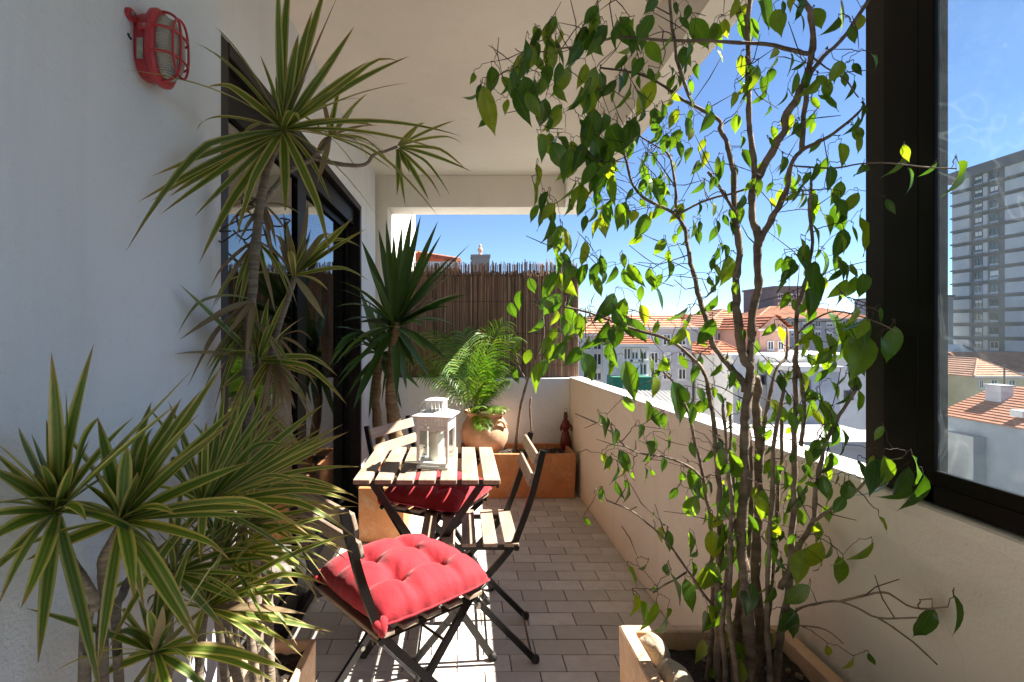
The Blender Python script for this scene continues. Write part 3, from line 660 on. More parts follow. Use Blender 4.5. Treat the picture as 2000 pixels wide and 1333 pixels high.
def frond(tip, Y, sag=0.16, n=20, LL=0.16):
    c = O4 + Vector((rnd(-0.03,0.03), rnd(-0.03,0.03), -0.02)); e = P(tip[0], tip[1], Y); L = (e-c).length
    mid = (c+e)/2 + Vector((0,0,1))*L*sag*1.6 + (Vector((c.x, c.y, 0))-Vector((e.x, e.y, 0)))*0.18
    pts = bez(c, mid, e, 24)
    fr = MB().tube([p-O4 for p in pts], [lerp(0.0045, 0.0012, i/24) for i in range(25)], 5).build('frond', M['palm_stem'], pa, smooth=True)
    v = []; f = []
    for i in range(n):
        t = lerp(0.16, 0.985, i/(n-1)); k = t*24; a = int(min(k, 23)); p = pts[a].lerp(pts[a+1], k-a); d = (pts[a+1]-pts[a]).normalized()
        side = d.cross(Vector((0,-0.25,1))).normalized(); up = side.cross(d)
        for s in (-1, 1):
            ll = LL*(0.55+0.9*math.sin(math.pi*min(1, t*0.82+0.12)))*rnd(0.85,1.12)*L/0.7
            dr_ = (d*0.62 + side*s*0.85 + up*0.12).normalized(); q = p
            wd = 0.0062; base = len(v); wv = (d - dr_*d.dot(dr_)).normalized()
            for j in range(5):
                u = j/4; hw = wd*(0.5+1.3*u)*(1-u)**0.8 if j < 4 else 0
                hw = wd*[0.5,1.0,0.85,0.5,0.0][j]*0.9
                v += [tuple(q-wv*hw-O4), tuple(q+wv*hw-O4)]
                q = q + dr_*ll/4; dr_ = (dr_ + Vector((0,0,-1))*0.34).normalized()
            f += [(base+2*j, base+2*j+1, base+2*j+3, base+2*j+2) for j in range(4)]
    m = bpy.data.meshes.new('leaflets'); m.from_pydata(v, [], f); m.materials.append(M['palm']); m.update()
    stuff(link('leaflets', m, fr))
for (t, Y) in [((982,632),4.05),((955,655),3.95),((965,770),3.95),((950,745),4.0),((940,795),3.85),((945,838),3.80),((905,650),4.15),((868,662),4.1),((850,705),3.95),((822,735),3.95),((935,700),4.15),((800,700),4.1),((975,715),4.12),((1000,660),4.1),((992,745),4.0),((840,650),4.15),((985,800),3.85)]:
    frond(t, Y, n=22, LL=0.22)

# ------------------------------------------------------------------ ficus leaves
def ficus_mesh(seed, mat, name='leaf'):
    rr = random.Random(seed); bend = rr.uniform(0.05, 1.0); fold = rr.uniform(0.05, 0.85); sk = rr.uniform(-0.10, 0.10); wv = rr.uniform(0, 0.03); wk = rr.uniform(0.76, 1.02)
    T = [0, 0.10, 0.24, 0.40, 0.56, 0.71, 0.83, 0.92, 1.0]; Wd = [0.015, 0.155, 0.245, 0.275, 0.245, 0.165, 0.075, 0.025, 0.0]
    v = []; uv = []; f = []
    for t, hw in zip(T, [q*wk for q in Wd]):
        z = -bend*t*t*0.6; y = t*(1-0.12*bend*t)
        for u, o in ((0,-1),(0.25,-0.5),(0.5,0),(0.75,0.5),(1,1)):
            v.append((o*hw + sk*t*t, y, z + fold*abs(o)*hw*0.9 - 0.25*hw*abs(o)**2*0.6 + wv*math.sin(t*14+o*2)*abs(o))); uv.append((u, t))
    for i in range(len(T)-1):
        for c in range(4): a = i*5+c; f.append((a, a+1, a+6, a+5))
    return v, f, uv
def to_mesh(name, v, f, uv, mat):
    m = bpy.data.meshes.new(name); m.from_pydata(v, [], f); m.materials.append(mat); l = m.uv_layers.new(name='UVMap')
    for poly in m.polygons:
        poly.use_smooth = True
        for li in poly.loop_indices: l.data[li].uv = uv[m.loops[li].vertex_index]
    m.update(); return m
LV = [ficus_mesh(s, None) for s in range(16)]
LME = [to_mesh('leaf', *g, M['ficus']) for g in LV]
def leaf_matrix(base, tip, nrm, L, wid):
    y = tip.normalized(); x = y.cross(nrm)
    if x.length < 1e-3: x = y.cross(Vector((1,0.2,0)))
    x.normalize(); z = x.cross(y)
    return Matrix(((x.x*L*wid, y.x*L, z.x*L, base.x), (x.y*L*wid, y.y*L, z.y*L, base.y), (x.z*L*wid, y.z*L, z.z*L, base.z), (0,0,0,1)))

O5 = Vector((0.645, 1.22, 0.40))
fi = empty('ficus_tree', O5, 0, 'tall leafy weeping ficus with several bare trunks in the near right planter', 'tree')
SK = []                                                   # skeleton nodes (point, radius)
def fstem(pts, r0, r1, n=8):
    w_ = [P(*p) if len(p) == 3 and p[0] > 5 else Vector(p) for p in pts]
    q = cr(w_, 5); k = len(q)-1
    q = [p + Vector((noise.noise(p*14)+0.5*noise.noise(p*45), noise.noise(p*14+Vector((9,0,0))), 0))*0.0055 for p in q]
    rs = [lerp(r0, r1, (i/k)**0.8)*0.80 for i in range(k+1)]
    MB().tube([p-O5 for p in q], rs, n, True, 0.55).build('stem', M['bark_ficus'], fi, smooth=True)
    SK.extend((p, r) for p, r in zip(q, rs))
def B(x, y): return (x, y, 0.39)
fstem([(0.655,1.20,0.39),(1464,1300,1.20),(1460,1190,1.20),(1448,1062,1.2),(1454,935,1.2),(1456,838,1.2),(1460,770,1.2),(1468,703,1.2),(1470,611,1.2),(1482,551,1.2),(1482,467,1.19),(1467,425,1.19),(1470,361,1.18),(1472,314,1.17),(1463,212,1.16),(1461,127,1.15),(1463,-20,1.14)], 0.0175, 0.006)
fstem([(0.68,1.24,0.39),(1482,1250,1.25),(1478,1100,1.25),(1484,980,1.25),(1481,871,1.24),(1480,787,1.24),(1474,736,1.22)], 0.014, 0.011)
fstem([(1466,715,1.2),(1450,686,1.2),(1437,601,1.2),(1436,545,1.2),(1446,510,1.2),(1438,446,1.21),(1431,340,1.22),(1425,289,1.23),(1406,255,1.24),(1404,236,1.25),(1350,204,1.28),(1308,178,1.3),(1248,144,1.33),(1172,132,1.36)], 0.013, 0.003)
fstem([(1484,480,1.19),(1500,440,1.18),(1512,416,1.17),(1537,365,1.16),(1546,323,1.15),(1567,293,1.14),(1614,272,1.12),(1648,246,1.1),(1682,212,1.08)], 0.011, 0.003)
fstem([(1474,350,1.18),(1512,289,1.17),(1533,255,1.16),(1537,221,1.15),(1563,178,1.14),(1580,144,1.13),(1586,98,1.12),(1584,21,1.1),(1550,-15,1.09)], 0.0115, 0.007)
fstem([(1565,297,1.14),(1576,178,1.13),(1597,127,1.12),(1640,81,1.1),(1699,-5,1.07)], 0.007, 0.004)
fstem([(1582,106,1.12),(1495,87,1.13),(1410,83,1.15),(1316,79,1.18),(1214,74,1.2),(1172,80,1.22)], 0.006, 0.003, 6)
fstem([(1172,80,1.22),(1112,93,1.23),(1044,106,1.24),(1006,132,1.24),(972,149,1.24),(955,182,1.24)], 0.0032, 0.0012, 6)
fstem([(1357,207,1.28),(1333,149,1.27),(1319,106,1.26),(1312,42,1.25),(1310,-15,1.24)], 0.005, 0.004, 6)
fstem([(0.60,1.22,0.39),(1405,1296,1.23),(1405,1147,1.24),(1405,1020,1.24),(1401,914,1.25),(1396,850,1.25),(1387,804,1.26),(1377,736,1.27),(1350,696,1.28),(1303,662,1.3),(1235,642,1.33),(1150,611,1.36),(1100,600,1.38)], 0.0115, 0.003)
fstem([(0.585,1.26,0.39),(1392,1200,1.28),(1388,1041,1.29),(1375,935,1.3),(1356,850,1.31),(1330,770,1.33),(1290,720,1.36)], 0.008, 0.003)
fstem([(1456,765,1.2),(1448,743,1.2),(1417,703,1.21),(1394,669,1.22),(1367,584,1.24),(1357,534,1.25),(1344,489,1.26),(1338,446,1.27),(1316,416,1.28),(1265,391,1.3),(1236,361,1.31),(1221,306,1.32),(1214,255,1.33)], 0.010, 0.003)
fstem([(1325,420,1.28),(1319,353,1.28),(1306,306,1.29),(1265,276,1.31),(1231,255,1.32)], 0.0045, 0.002, 6)
fstem([(1434,410,1.21),(1410,374,1.2),(1384,336,1.19)], 0.005, 0.0045, 6)
fstem([(1327,418,1.28),(1380,391,1.25),(1431,378,1.22),(1470,365,1.18)], 0.004, 0.003, 6)
fstem([(0.71,1.20,0.39),(1520,1280,1.21),(1532,1190,1.2),(1545,1088,1.2),(1549,977,1.19),(1552,854,1.18),(1552,787,1.18),(1554,719,1.17),(1556,652,1.16),(1560,590,1.15),(1575,540,1.14),(1584,489,1.13),(1584,404,1.12),(1586,345,1.11)], 0.011, 0.003)
fstem([(1563,870,1.17),(1567,838,1.16),(1568,770,1.16),(1562,730,1.16),(1555,706,1.17)], 0.006, 0.005, 6)
fstem([(1524,1150,1.2),(1554,1088,1.18),(1588,1011,1.16),(1598,939,1.14),(1606,881,1.13),(1633,821,1.11),(1654,790,1.1),(1676,760,1.08)], 0.008, 0.003)
fstem([(1482,880,1.24),(1492,838,1.25),(1508,763,1.26),(1519,719,1.27),(1534,695,1.28),(1540,640,1.29)], 0.007, 0.003, 6)
fstem([(1590,1016,1.16),(1630,990,1.12),(1673,958,1.08),(1720,910,1.02),(1765,895,0.98)], 0.005, 0.002, 6)
fstem([(1530,1230,1.2),(1541,1211,1.18),(1566,1186,1.15),(1643,1177,1.08),(1715,1207,1.0),(1790,1206,0.94)], 0.005, 0.0018, 6)
fstem([(1643,1177,1.08),(1719,1156,1.02),(1779,1186,0.96),(1850,1185,0.90)], 0.0035, 0.0015, 6)
fstem([(1715,1207,1.0),(1770,1245,0.97),(1834,1300,0.93)], 0.003, 0.0015, 6)
fstem([(1520,1225,1.2),(1600,1226,1.1),(1650,1258,1.05)], 0.0025, 0.0015, 6)
fstem([(1392,1185,1.26),(1341,1113,1.22),(1299,1054,1.2),(1243,1003,1.18),(1185,978,1.16)], 0.0045, 0.002, 6)
fstem([(1341,1118,1.22),(1290,1147,1.18),(1273,1158,1.16)], 0.003, 0.002, 6)
fstem([(1377,940,1.3),(1341,909,1.28),(1294,892,1.26),(1235,880,1.24),(1180,835,1.22),(1125,808,1.2)], 0.004, 0.0018, 6)
fstem([(1586,110,1.12),(1640,150,1.08),(1680,190,1.05)], 0.003, 0.0015, 6)
fstem([(1546,323,1.15),(1620,330,1.1),(1700,318,1.02),(1800,325,0.95),(1868,330,0.90)], 0.0028, 0.0012, 6)
fstem([(1556,652,1.16),(1620,610,1.12),(1690,622,1.05),(1750,650,0.99)], 0.003, 0.0013, 6)

for (x0_, y0_, pts_) in ((0.62,1.16,[(1425,1200,1.17),(1428,1000,1.17),(1420,880,1.17),(1412,790,1.18)]), (0.66,1.27,[(1448,1180,1.28),(1440,1020,1.28),(1430,900,1.27),(1424,800,1.26)]), (0.69,1.17,[(1498,1200,1.18),(1502,1060,1.18),(1510,920,1.17),(1520,820,1.16),(1530,740,1.16)]), (0.70,1.26,[(1506,1150,1.27),(1516,1000,1.27),(1526,880,1.26),(1528,780,1.26)]), (0.64,1.23,[(1436,1220,1.24),(1462,1060,1.23),(1470,940,1.23),(1462,840,1.23)]), (0.60,1.18,[(1412,1240,1.19),(1420,1100,1.19),(1436,980,1.19)])):
    fstem([(x0_, y0_, 0.39)]+pts_, 0.0085, 0.004, 7)
# leaves read from the photograph: centre and size in the crop it was read from
def crop(x0, y0, s, lst): return [(x0+s*a[0], y0+s*a[1], s*(a[2] if len(a) > 2 else d)) for a in lst for d in (110,)]
LF = crop(1040, 0, 0.33, [(700,30,110),(915,85,75),(1000,195,170),(1080,225,130),(580,165,80),(505,150,100),(475,225,110),(360,145,110),(340,280,170),(260,320,150),(175,310,150),(155,450,110),(20,200,70),(65,445,100),(55,530,100),(35,600,70),(160,560,105),(300,460,120),(370,500,170),(415,470,130),(270,600,170),(320,620,140),(520,380,95),(575,300,110),(600,370,50),(550,600,150),(530,500,100),(665,595,180),(460,540,110),(60,690,150),(105,750,90),(85,860,150),(195,845,110),(155,940,160),(200,1020,130),(340,790,210),(280,940,150),(430,740,100),(500,830,210),(320,1040,140),(420,940,120),(40,1060,140),(20,1160,130),(95,1210,120),(10,1270,90),(205,1170,150),(250,1170,120),(290,1180,140),(370,1150,120),(470,1130,150),(450,1260,110),(385,1190,80),(640,990,90),(650,1115,85),(810,1075,70),(790,850,90),(880,890,90),(920,910,95),(700,1310,80),(540,1290,110),(1110,1030,120),(1040,1225,50),(1075,1245,80),(835,450,110),(915,340,100),(900,400,90),(1200,60,90),(1240,80,110),(1310,175,120),(1240,400,110),(1300,490,170),(1200,740,90),(1250,850,70),(710,720,60),(600,880,80),(590,730,70),(1040,650,50),(15,330,90),(-60,375,220),(-90,420,120),(-110,480,100),(-60,640,190),(-20,560,160)])
LF += crop(1100, 500, 0.3376, [(95,120,130),(240,130,80),(290,120,100),(420,120,140),(510,140,110),(575,250,120),(685,225,140),(820,300,150),(705,440,190),(830,460,160),(255,310,180),(325,345,160),(215,490,190),(290,480,150),(160,650,150),(275,660,100),(395,730,200),(690,860,220),(790,880,120),(60,370,150),(40,460,110),(130,530,110),(470,350,110),(535,420,80),(440,220,80),(350,30,80),(1310,95,180),(1255,170,110),(1450,270,150),(1585,200,120),(1395,480,110),(1485,520,120),(1640,560,170),(1710,600,220),(1660,440,120),(1500,845,100),(1620,845,90),(1450,1155,100),(1555,1220,130),(245,990,130),(315,1050,80),(255,1200,80),(360,1200,130),(460,1040,130),(525,1130,140),(975,1230,200),(1170,1230,100),(1250,1260,120),(690,1290,70),(500,910,120),(370,880,110),(580,960,80),(620,1090,90),(1240,950,90),(1430,350,80),(1680,95,80),(1585,40,80),(1420,60,80),(540,940,110),(700,620,80),(760,680,90),(880,670,90),(970,720,100),(860,220,110),(900,90,100),(960,90,160),(1490,700,90),(1520,640,90),(1600,740,80),(1640,700,80),(1570,1050,90),(1640,1060,90),(1300,690,70),(1190,440,90),(1150,650,70),(1380,950,80),(1480,940,90),(1530,880,80),(1240,880,90),(1700,480,120),(20,40,110),(30,280,120),(540,760,110),(600,640,60),(460,600,80),(510,640,90),(940,600,50),(850,800,60),(920,830,70)])
LF += crop(1150, 850, 0.425, [(90,130,70),(170,130,100),(300,90,140),(120,20,90),(55,280,60),(140,260,70),(180,270,80),(430,215,80),(490,230,130),(460,350,130),(470,500,80),(330,460,60),(300,375,30),(490,640,90),(570,640,120),(550,700,80),(410,710,110),(470,745,120),(295,720,60),(220,800,100),(270,830,120),(310,870,150),(360,870,170),(535,860,110),(600,860,160),(515,1000,90),(650,970,90),(690,1010,100),(690,1100,110),(1030,95,80),(1115,140,110),(870,190,100),(980,215,100),(1085,245,90),(1190,270,100),(985,385,90),(1050,450,80),(1010,580,180),(930,540,110),(1110,540,90),(1165,640,130),(1250,540,120),(1310,200,140),(1380,190,150),(1440,230,140),(1530,170,150),(1290,160,110),(1340,280,120),(1420,290,130),(1490,280,170),(1540,880,170),(1710,840,150),(910,690,110),(820,710,90),(700,600,120),(840,570,140),(640,300,120),(660,150,130),(720,360,110),(1200,1060,60),(1300,1040,60),(1105,1000,50),(570,1110,70),(800,330,90),(760,420,90),(620,480,110),(680,480,100),(590,400,80),(900,400,80),(1020,250,80)])
LF += [(955,225,82),(962,161,44),(938,187,44),(1026,122,62),(1018,187,64),(1045,75,30),(1695,460,65),(1742,680,70),(1680,700,85),(1640,640,60),(1755,328,45),(1787,350,42),(1885,345,62),(1815,335,30),(1640,430,50),(1660,530,45),(1600,460,40),(1625,350,42),(1660,400,40),(1640,480,50),(1470,160,60),(1455,60,50),(1400,70,45),(1590,170,40),(1620,200,42),(1650,300,40),(1600,330,38),(1680,340,42),(1560,380,42),(1545,360,40),(1590,410,36),(1620,520,50),(1570,500,45),(1545,540,50),(1600,560,55),(1660,570,50),(1520,40,60),(1500,20,65),(1380,240,40),(1290,410,35),(1215,420,40),(1180,440,44),(1090,520,50),(1080,470,52),(1070,560,55),(1075,600,50),(1100,640,45),(1060,420,50),(1110,470,48),(1140,500,45),(1560,20,40),(1600,40,38),(1650,30,50),(1670,60,45),(1690,930,50),(1105,560,46),(1165,560,44),(1130,640,44),(1120,700,40),(1090,690,45),(1045,735,50)]
for _ in range(75): LF.append((rnd(1040,1330), rnd(50,430), rnd(30,56)))
for _ in range(34): LF.append((rnd(1375,1570), rnd(960,1290), rnd(34,62)))
for _ in range(40): LF.append((rnd(1560,1690), rnd(380,860), rnd(28,48)))
for _ in range(30): LF.append((rnd(1060,1340), rnd(420,700), rnd(28,48)))
twm = MB(); placed = 0; small = ([], [], [])
def near(p):
    b = None; bd = 1e9
    for q, r in SK:
        d = (q-p).length_squared
        if d < bd: bd = d; b = (q, r)
    return b, math.sqrt(bd)
def yfor(px, py):                                         # depth of the tree around a pixel, from its stems
    sw = 0; sy = 0
    for q, r in SK0:
        x = VX + q.x/q.y*F; y = VY - (q.z-H)/q.y*F; wgt = 1/((x-px)**2+(y-py)**2+60)**1.5
        sw += wgt; sy += wgt*q.y
    return sy/sw
SK0 = SK[::2]
def cam_limit(px, Y): return min(Y, 0.845*F/(px-VX)) if px > 1560 else Y
LEAVES = []
for (px, py, s) in LF:
    Y = cam_limit(px, yfor(px, py) + rnd(-0.07, 0.07)); LEAVES.append((P(px, py, Y), s*Y/F*1.3, True))
for i in range(520):                                      # small young leaves among the twigs
    q, r = random.choice(SK)
    if r > 0.008 or q.z < 0.75: continue
    p = q + Vector((rnd(-0.09,0.09), rnd(-0.10,0.10), rnd(-0.10,0.05)))
    if p.x > 0.84 and p.y < 1.25: continue
    LEAVES.append((p, rnd(0.028, 0.052), False))
THR = sorted((l[1] for l in LEAVES), reverse=True)[297]
LEAVES.sort(key=lambda l: near(l[0])[1])
for (c, L, big) in LEAVES:
    tip = Vector((rnd(-0.6,0.6), rnd(-0.5,0.5), -rnd(0.7,1))).normalized()
    az = rnd(-1.0, 1.0); nrm = Vector((math.sin(az), -math.cos(az), rnd(0.0, 0.5)))
    if rnd(0,1) < 0.16: nrm = Vector((1.0, rnd(-0.6,0.6), rnd(0,0.6)))
    base = c - tip*L*0.5
    (q, r), d = near(base)
    att = base + Vector((rnd(-0.4,0.4), rnd(-0.3,0.3), 1))*L*0.16
    if d > 0.012:
        dirv = att - q; mid = q + dirv*0.5 + Vector((rnd(-1,1), rnd(-1,1), rnd(0.2,1.2)))*dirv.length*0.13
        pts = [q, mid, att]; pts = cr(pts, 4); pts = [pts[0]] + [p + Vector((rnd(-1,1), rnd(-1,1), rnd(-1,1)))*0.0028 for p in pts[1:-1]] + [pts[-1]]
        r0 = min(r*0.7, 0.0009+0.006*d); rs = [lerp(r0, 0.0008, i/(len(pts)-1)) for i in range(len(pts))]
        twm.tube([p-O5 for p in pts], rs, 4)
        SK.extend((p, a) for p, a in zip(pts[2:], rs[2:]))
    twm.tube([att-O5, (att+base)/2-O5+Vector((0,0,-0.001)), base+tip*0.004-O5], 0.0006, 4)
    Mx = leaf_matrix(base-O5, tip, nrm, L, rnd(0.78, 1.02))
    if placed < 298 and L >= THR:
        link('leaf', random.choice(LME), fi, Mx); placed += 1
    else:
        g = random.choice(LV); n0 = len(small[0]); small[0].extend(tuple(Mx @ Vector(v)) for v in g[0]); small[1].extend(tuple(i+n0 for i in f) for f in g[1]); small[2].extend(g[2])
for i in range(300):                                      # bare side twigs
    q, r = random.choice(SK)
    if q.z < 0.7 or q.x > 0.8: continue
    d = Vector((rnd(-1,1), rnd(-0.7,0.7), rnd(-0.3,1))).normalized(); L = rnd(0.03, 0.13); p1 = q + d*L*0.5 + Vector((rnd(-1,1), rnd(-1,1), rnd(-1,1)))*0.008; p2 = q + d*L + Vector((rnd(-1,1), rnd(-1,1), rnd(-0.5,1)))*0.02
    twm.tube([q-O5, p1-O5, p2-O5], [min(r*0.6,0.0016), 0.0012, 0.0007], 4)
stuff(twm.build('twigs', M['twig'], fi, smooth=True))
stuff(link('small_leaves', to_mesh('small_leaves', *small, M['ficus_many']), fi))

# young ficus in the far trough
O6 = Vector((0.41, 4.09, 0.28))
fy = empty('young_ficus', O6, 0, 'thin young ficus with few leaves in the far trough by the parapet', 'plant')
def ystem(pts, r0, r1):
    q = cr([P(*p) if p[0] > 5 else Vector(p) for p in pts], 5); k = len(q)-1
    MB().tube([p-O6 for p in q], [lerp(r0, r1, i/k) for i in range(k+1)], 7, True, 0.3).build('stem', M['bark_ficus'], fy, smooth=True); return q
a1 = ystem([(0.415,4.09,0.28),(1010,850,4.08),(1016,800,4.07),(1030,745,4.05),(1048,700,4.02),(1062,655,4.0),(1058,600,4.0)], 0.014, 0.006)
a2 = ystem([(0.49,4.12,0.28),(1037,850,4.1),(1035,800,4.1),(1037,777,4.1)], 0.009, 0.008)
a3 = ystem([(1030,745,4.05),(1015,720,4.03),(1008,690,4.0)], 0.006, 0.003)
a4 = ystem([(1048,700,4.02),(1080,670,4.0),(1095,640,3.98)], 0.005, 0.003)
for (px, py, s) in [(1045,738,44),(1007,735,40),(1012,590,44),(1000,610,40),(1065,600,46),(1078,660,44),(1095,690,44),(1040,560,36),(1085,625,40),(1010,680,34),(1060,720,38),(1110,650,40),(1050,640,40),(1030,700,36)]:
    c = P(px, py, 4.0+rnd(-0.08,0.08)); L = s*4/F; tip = Vector((rnd(-0.4,0.4), rnd(-0.3,0.3), -1)).normalized(); az = rnd(-0.9,0.9); base = c-tip*L/2
    qq = min(a1+a3+a4, key=lambda p: (p-base).length)
    tw = MB().tube([qq-O6, (qq+base)/2+Vector((0,0,0.02))-O6, base-O6], [0.003,0.002,0.0012], 5).build('twig', M['twig'], fy)
    link('leaf', random.choice(LME), fy, leaf_matrix(base-O6, tip, Vector((math.sin(az), -math.cos(az), 0.3)), L, 1.0))

# ------------------------------------------------------------------ folding chairs and table
slat_me = MB().box((-0.0265, -0.185, -0.007), (0.0265, 0.185, 0.007)).mesh('slat', M['wood'], bevel=0.002)
bslat_me = MB().box((-0.006, -0.18, -0.0235), (0.006, 0.18, 0.0235)).mesh('back_slat', M['wood'], bevel=0.002)
foot_me = MB().lathe([(0.006,0.0),(0.014,0.002),(0.016,0.012),(0.014,0.024),(0.008,0.029)], n=14).mesh('foot', M['rubber'], smooth=True)
def make_chair(name, loc, rz, label):
    e = empty(name, loc, rz, label, 'chair', 'folding chairs around the balcony table')
    for s in (-1, 1):
        y = s*0.172; y2 = s*0.150
        # post: front foot -> seat rear -> backrest
        pts = cr([(0.205, y, 0.012), (0.05, y, 0.20), (-0.145, y, 0.425), (-0.185, y, 0.50), (-0.235, y, 0.64), (-0.275, y, 0.80)], 5)
        mb = MB()
        for i in range(len(pts)-1): mb.bar(pts[i], pts[i]+(pts[i+1]-pts[i])*1.04, 0.012, 0.023, up=(1,0,0.6))
        po = mb.build('post_leg', M['steel'], e)
        o = link('foot', foot_me, po, Matrix.Translation((0.205, y, 0.0)))
        l2 = MB().bar((0.165, y2, 0.428), (-0.248, y2, 0.012), 0.012, 0.023, up=(1,0,1)).build('cross_leg', M['steel'], e)
        link('foot', foot_me, l2, Matrix.Translation((-0.250, y2, 0.0)))
        MB().bar((0.185, s*0.161, 0.437), (-0.185, s*0.161, 0.437), 0.010, 0.018).build('seat_rail', M['steel'], e)
        MB().tube([(-0.175, s*0.146, 0.445), (-0.175, s*0.19, 0.445)], 0.011, 10).build('pivot', M['steel'], e)
        MB().tube([(-0.036, s*0.14, 0.222), (-0.036, s*0.182, 0.222)], 0.008, 8).build('bolt', M['screw'], e)
    MB().tube([(-0.235, -0.15, 0.028), (-0.235, 0.15, 0.028)], 0.0045, 8).build('stretcher', M['steel'], e)
    MB().tube([(0.19, -0.172, 0.034), (0.19, 0.172, 0.034)], 0.0045, 8).build('stretcher', M['steel'], e)
    MB().tube([(0.07, -0.15, 0.335), (0.07, 0.15, 0.335)], 0.0045, 8).build('stretcher', M['steel'], e)
    for i in range(5):
        link('slat', slat_me, e, Matrix.Translation((0.158-0.079*i, 0, 0.4535)))
    for (x, z) in ((-0.2475, 0.692), (-0.2665, 0.768)):
        link('back_slat', bslat_me, e, Matrix.Translation((x+0.018, 0, z)) @ Matrix.Rotation(-0.27, 4, 'Y'))
    return e
ch1 = make_chair('folding_chair', (-0.195, 1.615, 0), R(41), 'folding slat chair nearest the camera with bright red cushion')
ch2 = make_chair('folding_chair', (0.03, 2.13, 0), R(180), 'folding slat chair with bare seat right of the table')
ch3 = make_chair('folding_chair', (-0.115, 2.475, 0), R(-28), 'folding slat chair tucked behind the table with cushion under tabletop')

def cushion(loc, rz, label, seed):
    rr = random.Random(seed); e = empty('seat_cushion', loc, rz, label, 'cushion', 'red tufted seat cushions')
    n = 56; S = 0.198; tuft = [(-0.075,-0.075),(0.075,-0.075),(-0.075,0.075),(0.075,0.075)]
    def hgt(u, v):
        a = (1-abs(u)**3.2); b = (1-abs(v)**3.2); h = (max(0,a)*max(0,b))**0.42
        z = h*0.084
        for (tx, ty) in tuft:
            d = math.hypot(u*S-tx, v*S-ty); z -= 0.058*math.exp(-(d/0.030)**1.15)*h
        # valleys between tufts
        for k in (0, 1):
            p, q = (u*S, v*S) if k == 0 else (v*S, u*S)
            for c in (-0.075, 0.075):
                z -= 0.018*math.exp(-((p-c)/0.018)**2)*h*(1 if abs(q) < 0.075 else 0.75)
        edge = max(abs(u), abs(v)); t_ = (v if abs(u) > abs(v) else u)
        k4 = 0 if abs(u) > abs(v) else 9
        wr = noise.noise(Vector((t_*9+seed*5, k4+(1 if (u if k4 == 0 else v) > 0 else 4), 0)))+0.6*noise.noise(Vector((t_*21, k4+seed, 2)))
        z += 0.013*wr*max(0, edge-0.45)*h
        for q_, (tx, ty) in enumerate(tuft):
            dx, dy = u*S-tx, v*S-ty; d = math.hypot(dx, dy); an = math.atan2(dy, dx)
            z += 0.0075*(noise.noise(Vector((math.cos(an)*2.6+q_*3, math.sin(an)*2.6, seed)))+0.5*noise.noise(Vector((math.cos(an)*6+q_*3, math.sin(an)*6, seed))))*math.exp(-((d-0.034)/0.026)**2)*h
        return z + 0.004*noise.noise(Vector((u*3, v*3, seed)))*h
    mb = MB()
    for side in (1, -1):
        base = len(mb.v)
        for j in range(n+1):
            for i in range(n+1):
                u = -1+2*i/n; v = -1+2*j/n
                pin = 1 - 0.055*(1-abs(u)**2)*0 - 0.05*(abs(u)*abs(v))**3
                wob = 1 + 0.016*noise.noise(Vector(((v if abs(u) > abs(v) else u)*7, seed*3+(2 if abs(u) > abs(v) else 0), 0)))*max(abs(u),abs(v))**4
                x = u*S*pin*wob*(1-0.03*(1-v*v)*abs(u)**4*-1); y = v*S*pin*wob
                z = 0.026 + (hgt(u, v) if side == 1 else -0.022*(max(0,1-abs(u)**4)*max(0,1-abs(v)**4))**0.4)
                mb.v.append((x, y, z))
        for j in range(n):
            for i in range(n):
                a = base+j*(n+1)+i; q = (a, a+1, a+n+2, a+n+1); mb.f.append(q if side == 1 else q[::-1])
    lp = []
    for k in range(96):
        t = k/96*8; sd = int(t/2); f_ = (t-2*sd)-1
        u, v = ((f_,-1),(1,f_),(-f_,1),(-1,-f_))[sd]; pin = 1 - 0.05*(abs(u)*abs(v))**3
        wob = 1 + 0.016*noise.noise(Vector(((v if abs(u) > abs(v) else u)*7, seed*3+(2 if abs(u) > abs(v) else 0), 0)))
        lp.append(Vector((u*S*pin*wob, v*S*pin*wob, 0.026)))
    MB().tube(lp+[lp[0]], 0.0034, 6, False).build('piping', M['fabric'], e, smooth=True)
    o = mb.build('cover', M['fabric'], e, smooth=True)
    bm = bmesh.new(); bm.from_mesh(o.data); bmesh.ops.remove_doubles(bm, verts=bm.verts, dist=0.0004); bm.to_mesh(o.data); bm.free()
    for (tx, ty) in tuft:
        z = 0.026 + hgt(tx/S, ty/S); MB().lathe([(0.0,0.004),(0.005,0.003),(0.007,0.0),(0.006,-0.004)], (tx, ty, z), 10).build('button', M['fabric'], e, smooth=True)
    for s in (-1, 1):
        mb = MB(); c = Vector((-0.182, s*0.172, 0.022))
        for k in range(3):
            pts = cr([c+Vector((0.02, -s*0.015, 0.0)), c+Vector((-0.008, s*0.012, rnd(-0.006,0.012))), c+Vector((-0.024+0.006*k, s*(0.004+0.004*k), 0.006-0.012*k)), c+Vector((-0.012, -s*0.010, -0.002))], 4); mb.tube(pts, [0.006,0.009,0.011,0.012,0.012,0.012,0.013,0.013,0.012,0.011,0.010,0.008,0.006][:len(pts)], 7)
        mb.build('tie', M['fabric'], e, smooth=True)
    return e
def on_chair(ch, dx=0.0, dy=0.0):
    a = ch.rotation_euler.z; return (ch.location.x+dx*math.cos(a)-dy*math.sin(a), ch.location.y+dx*math.sin(a)+dy*math.cos(a), 0.459)
cushion(on_chair(ch1, 0.022), R(41), 'plump red tufted cushion on the chair nearest the camera', 1)
cushion(on_chair(ch3, 0.01), R(-28), 'red tufted cushion half hidden under the table', 5)

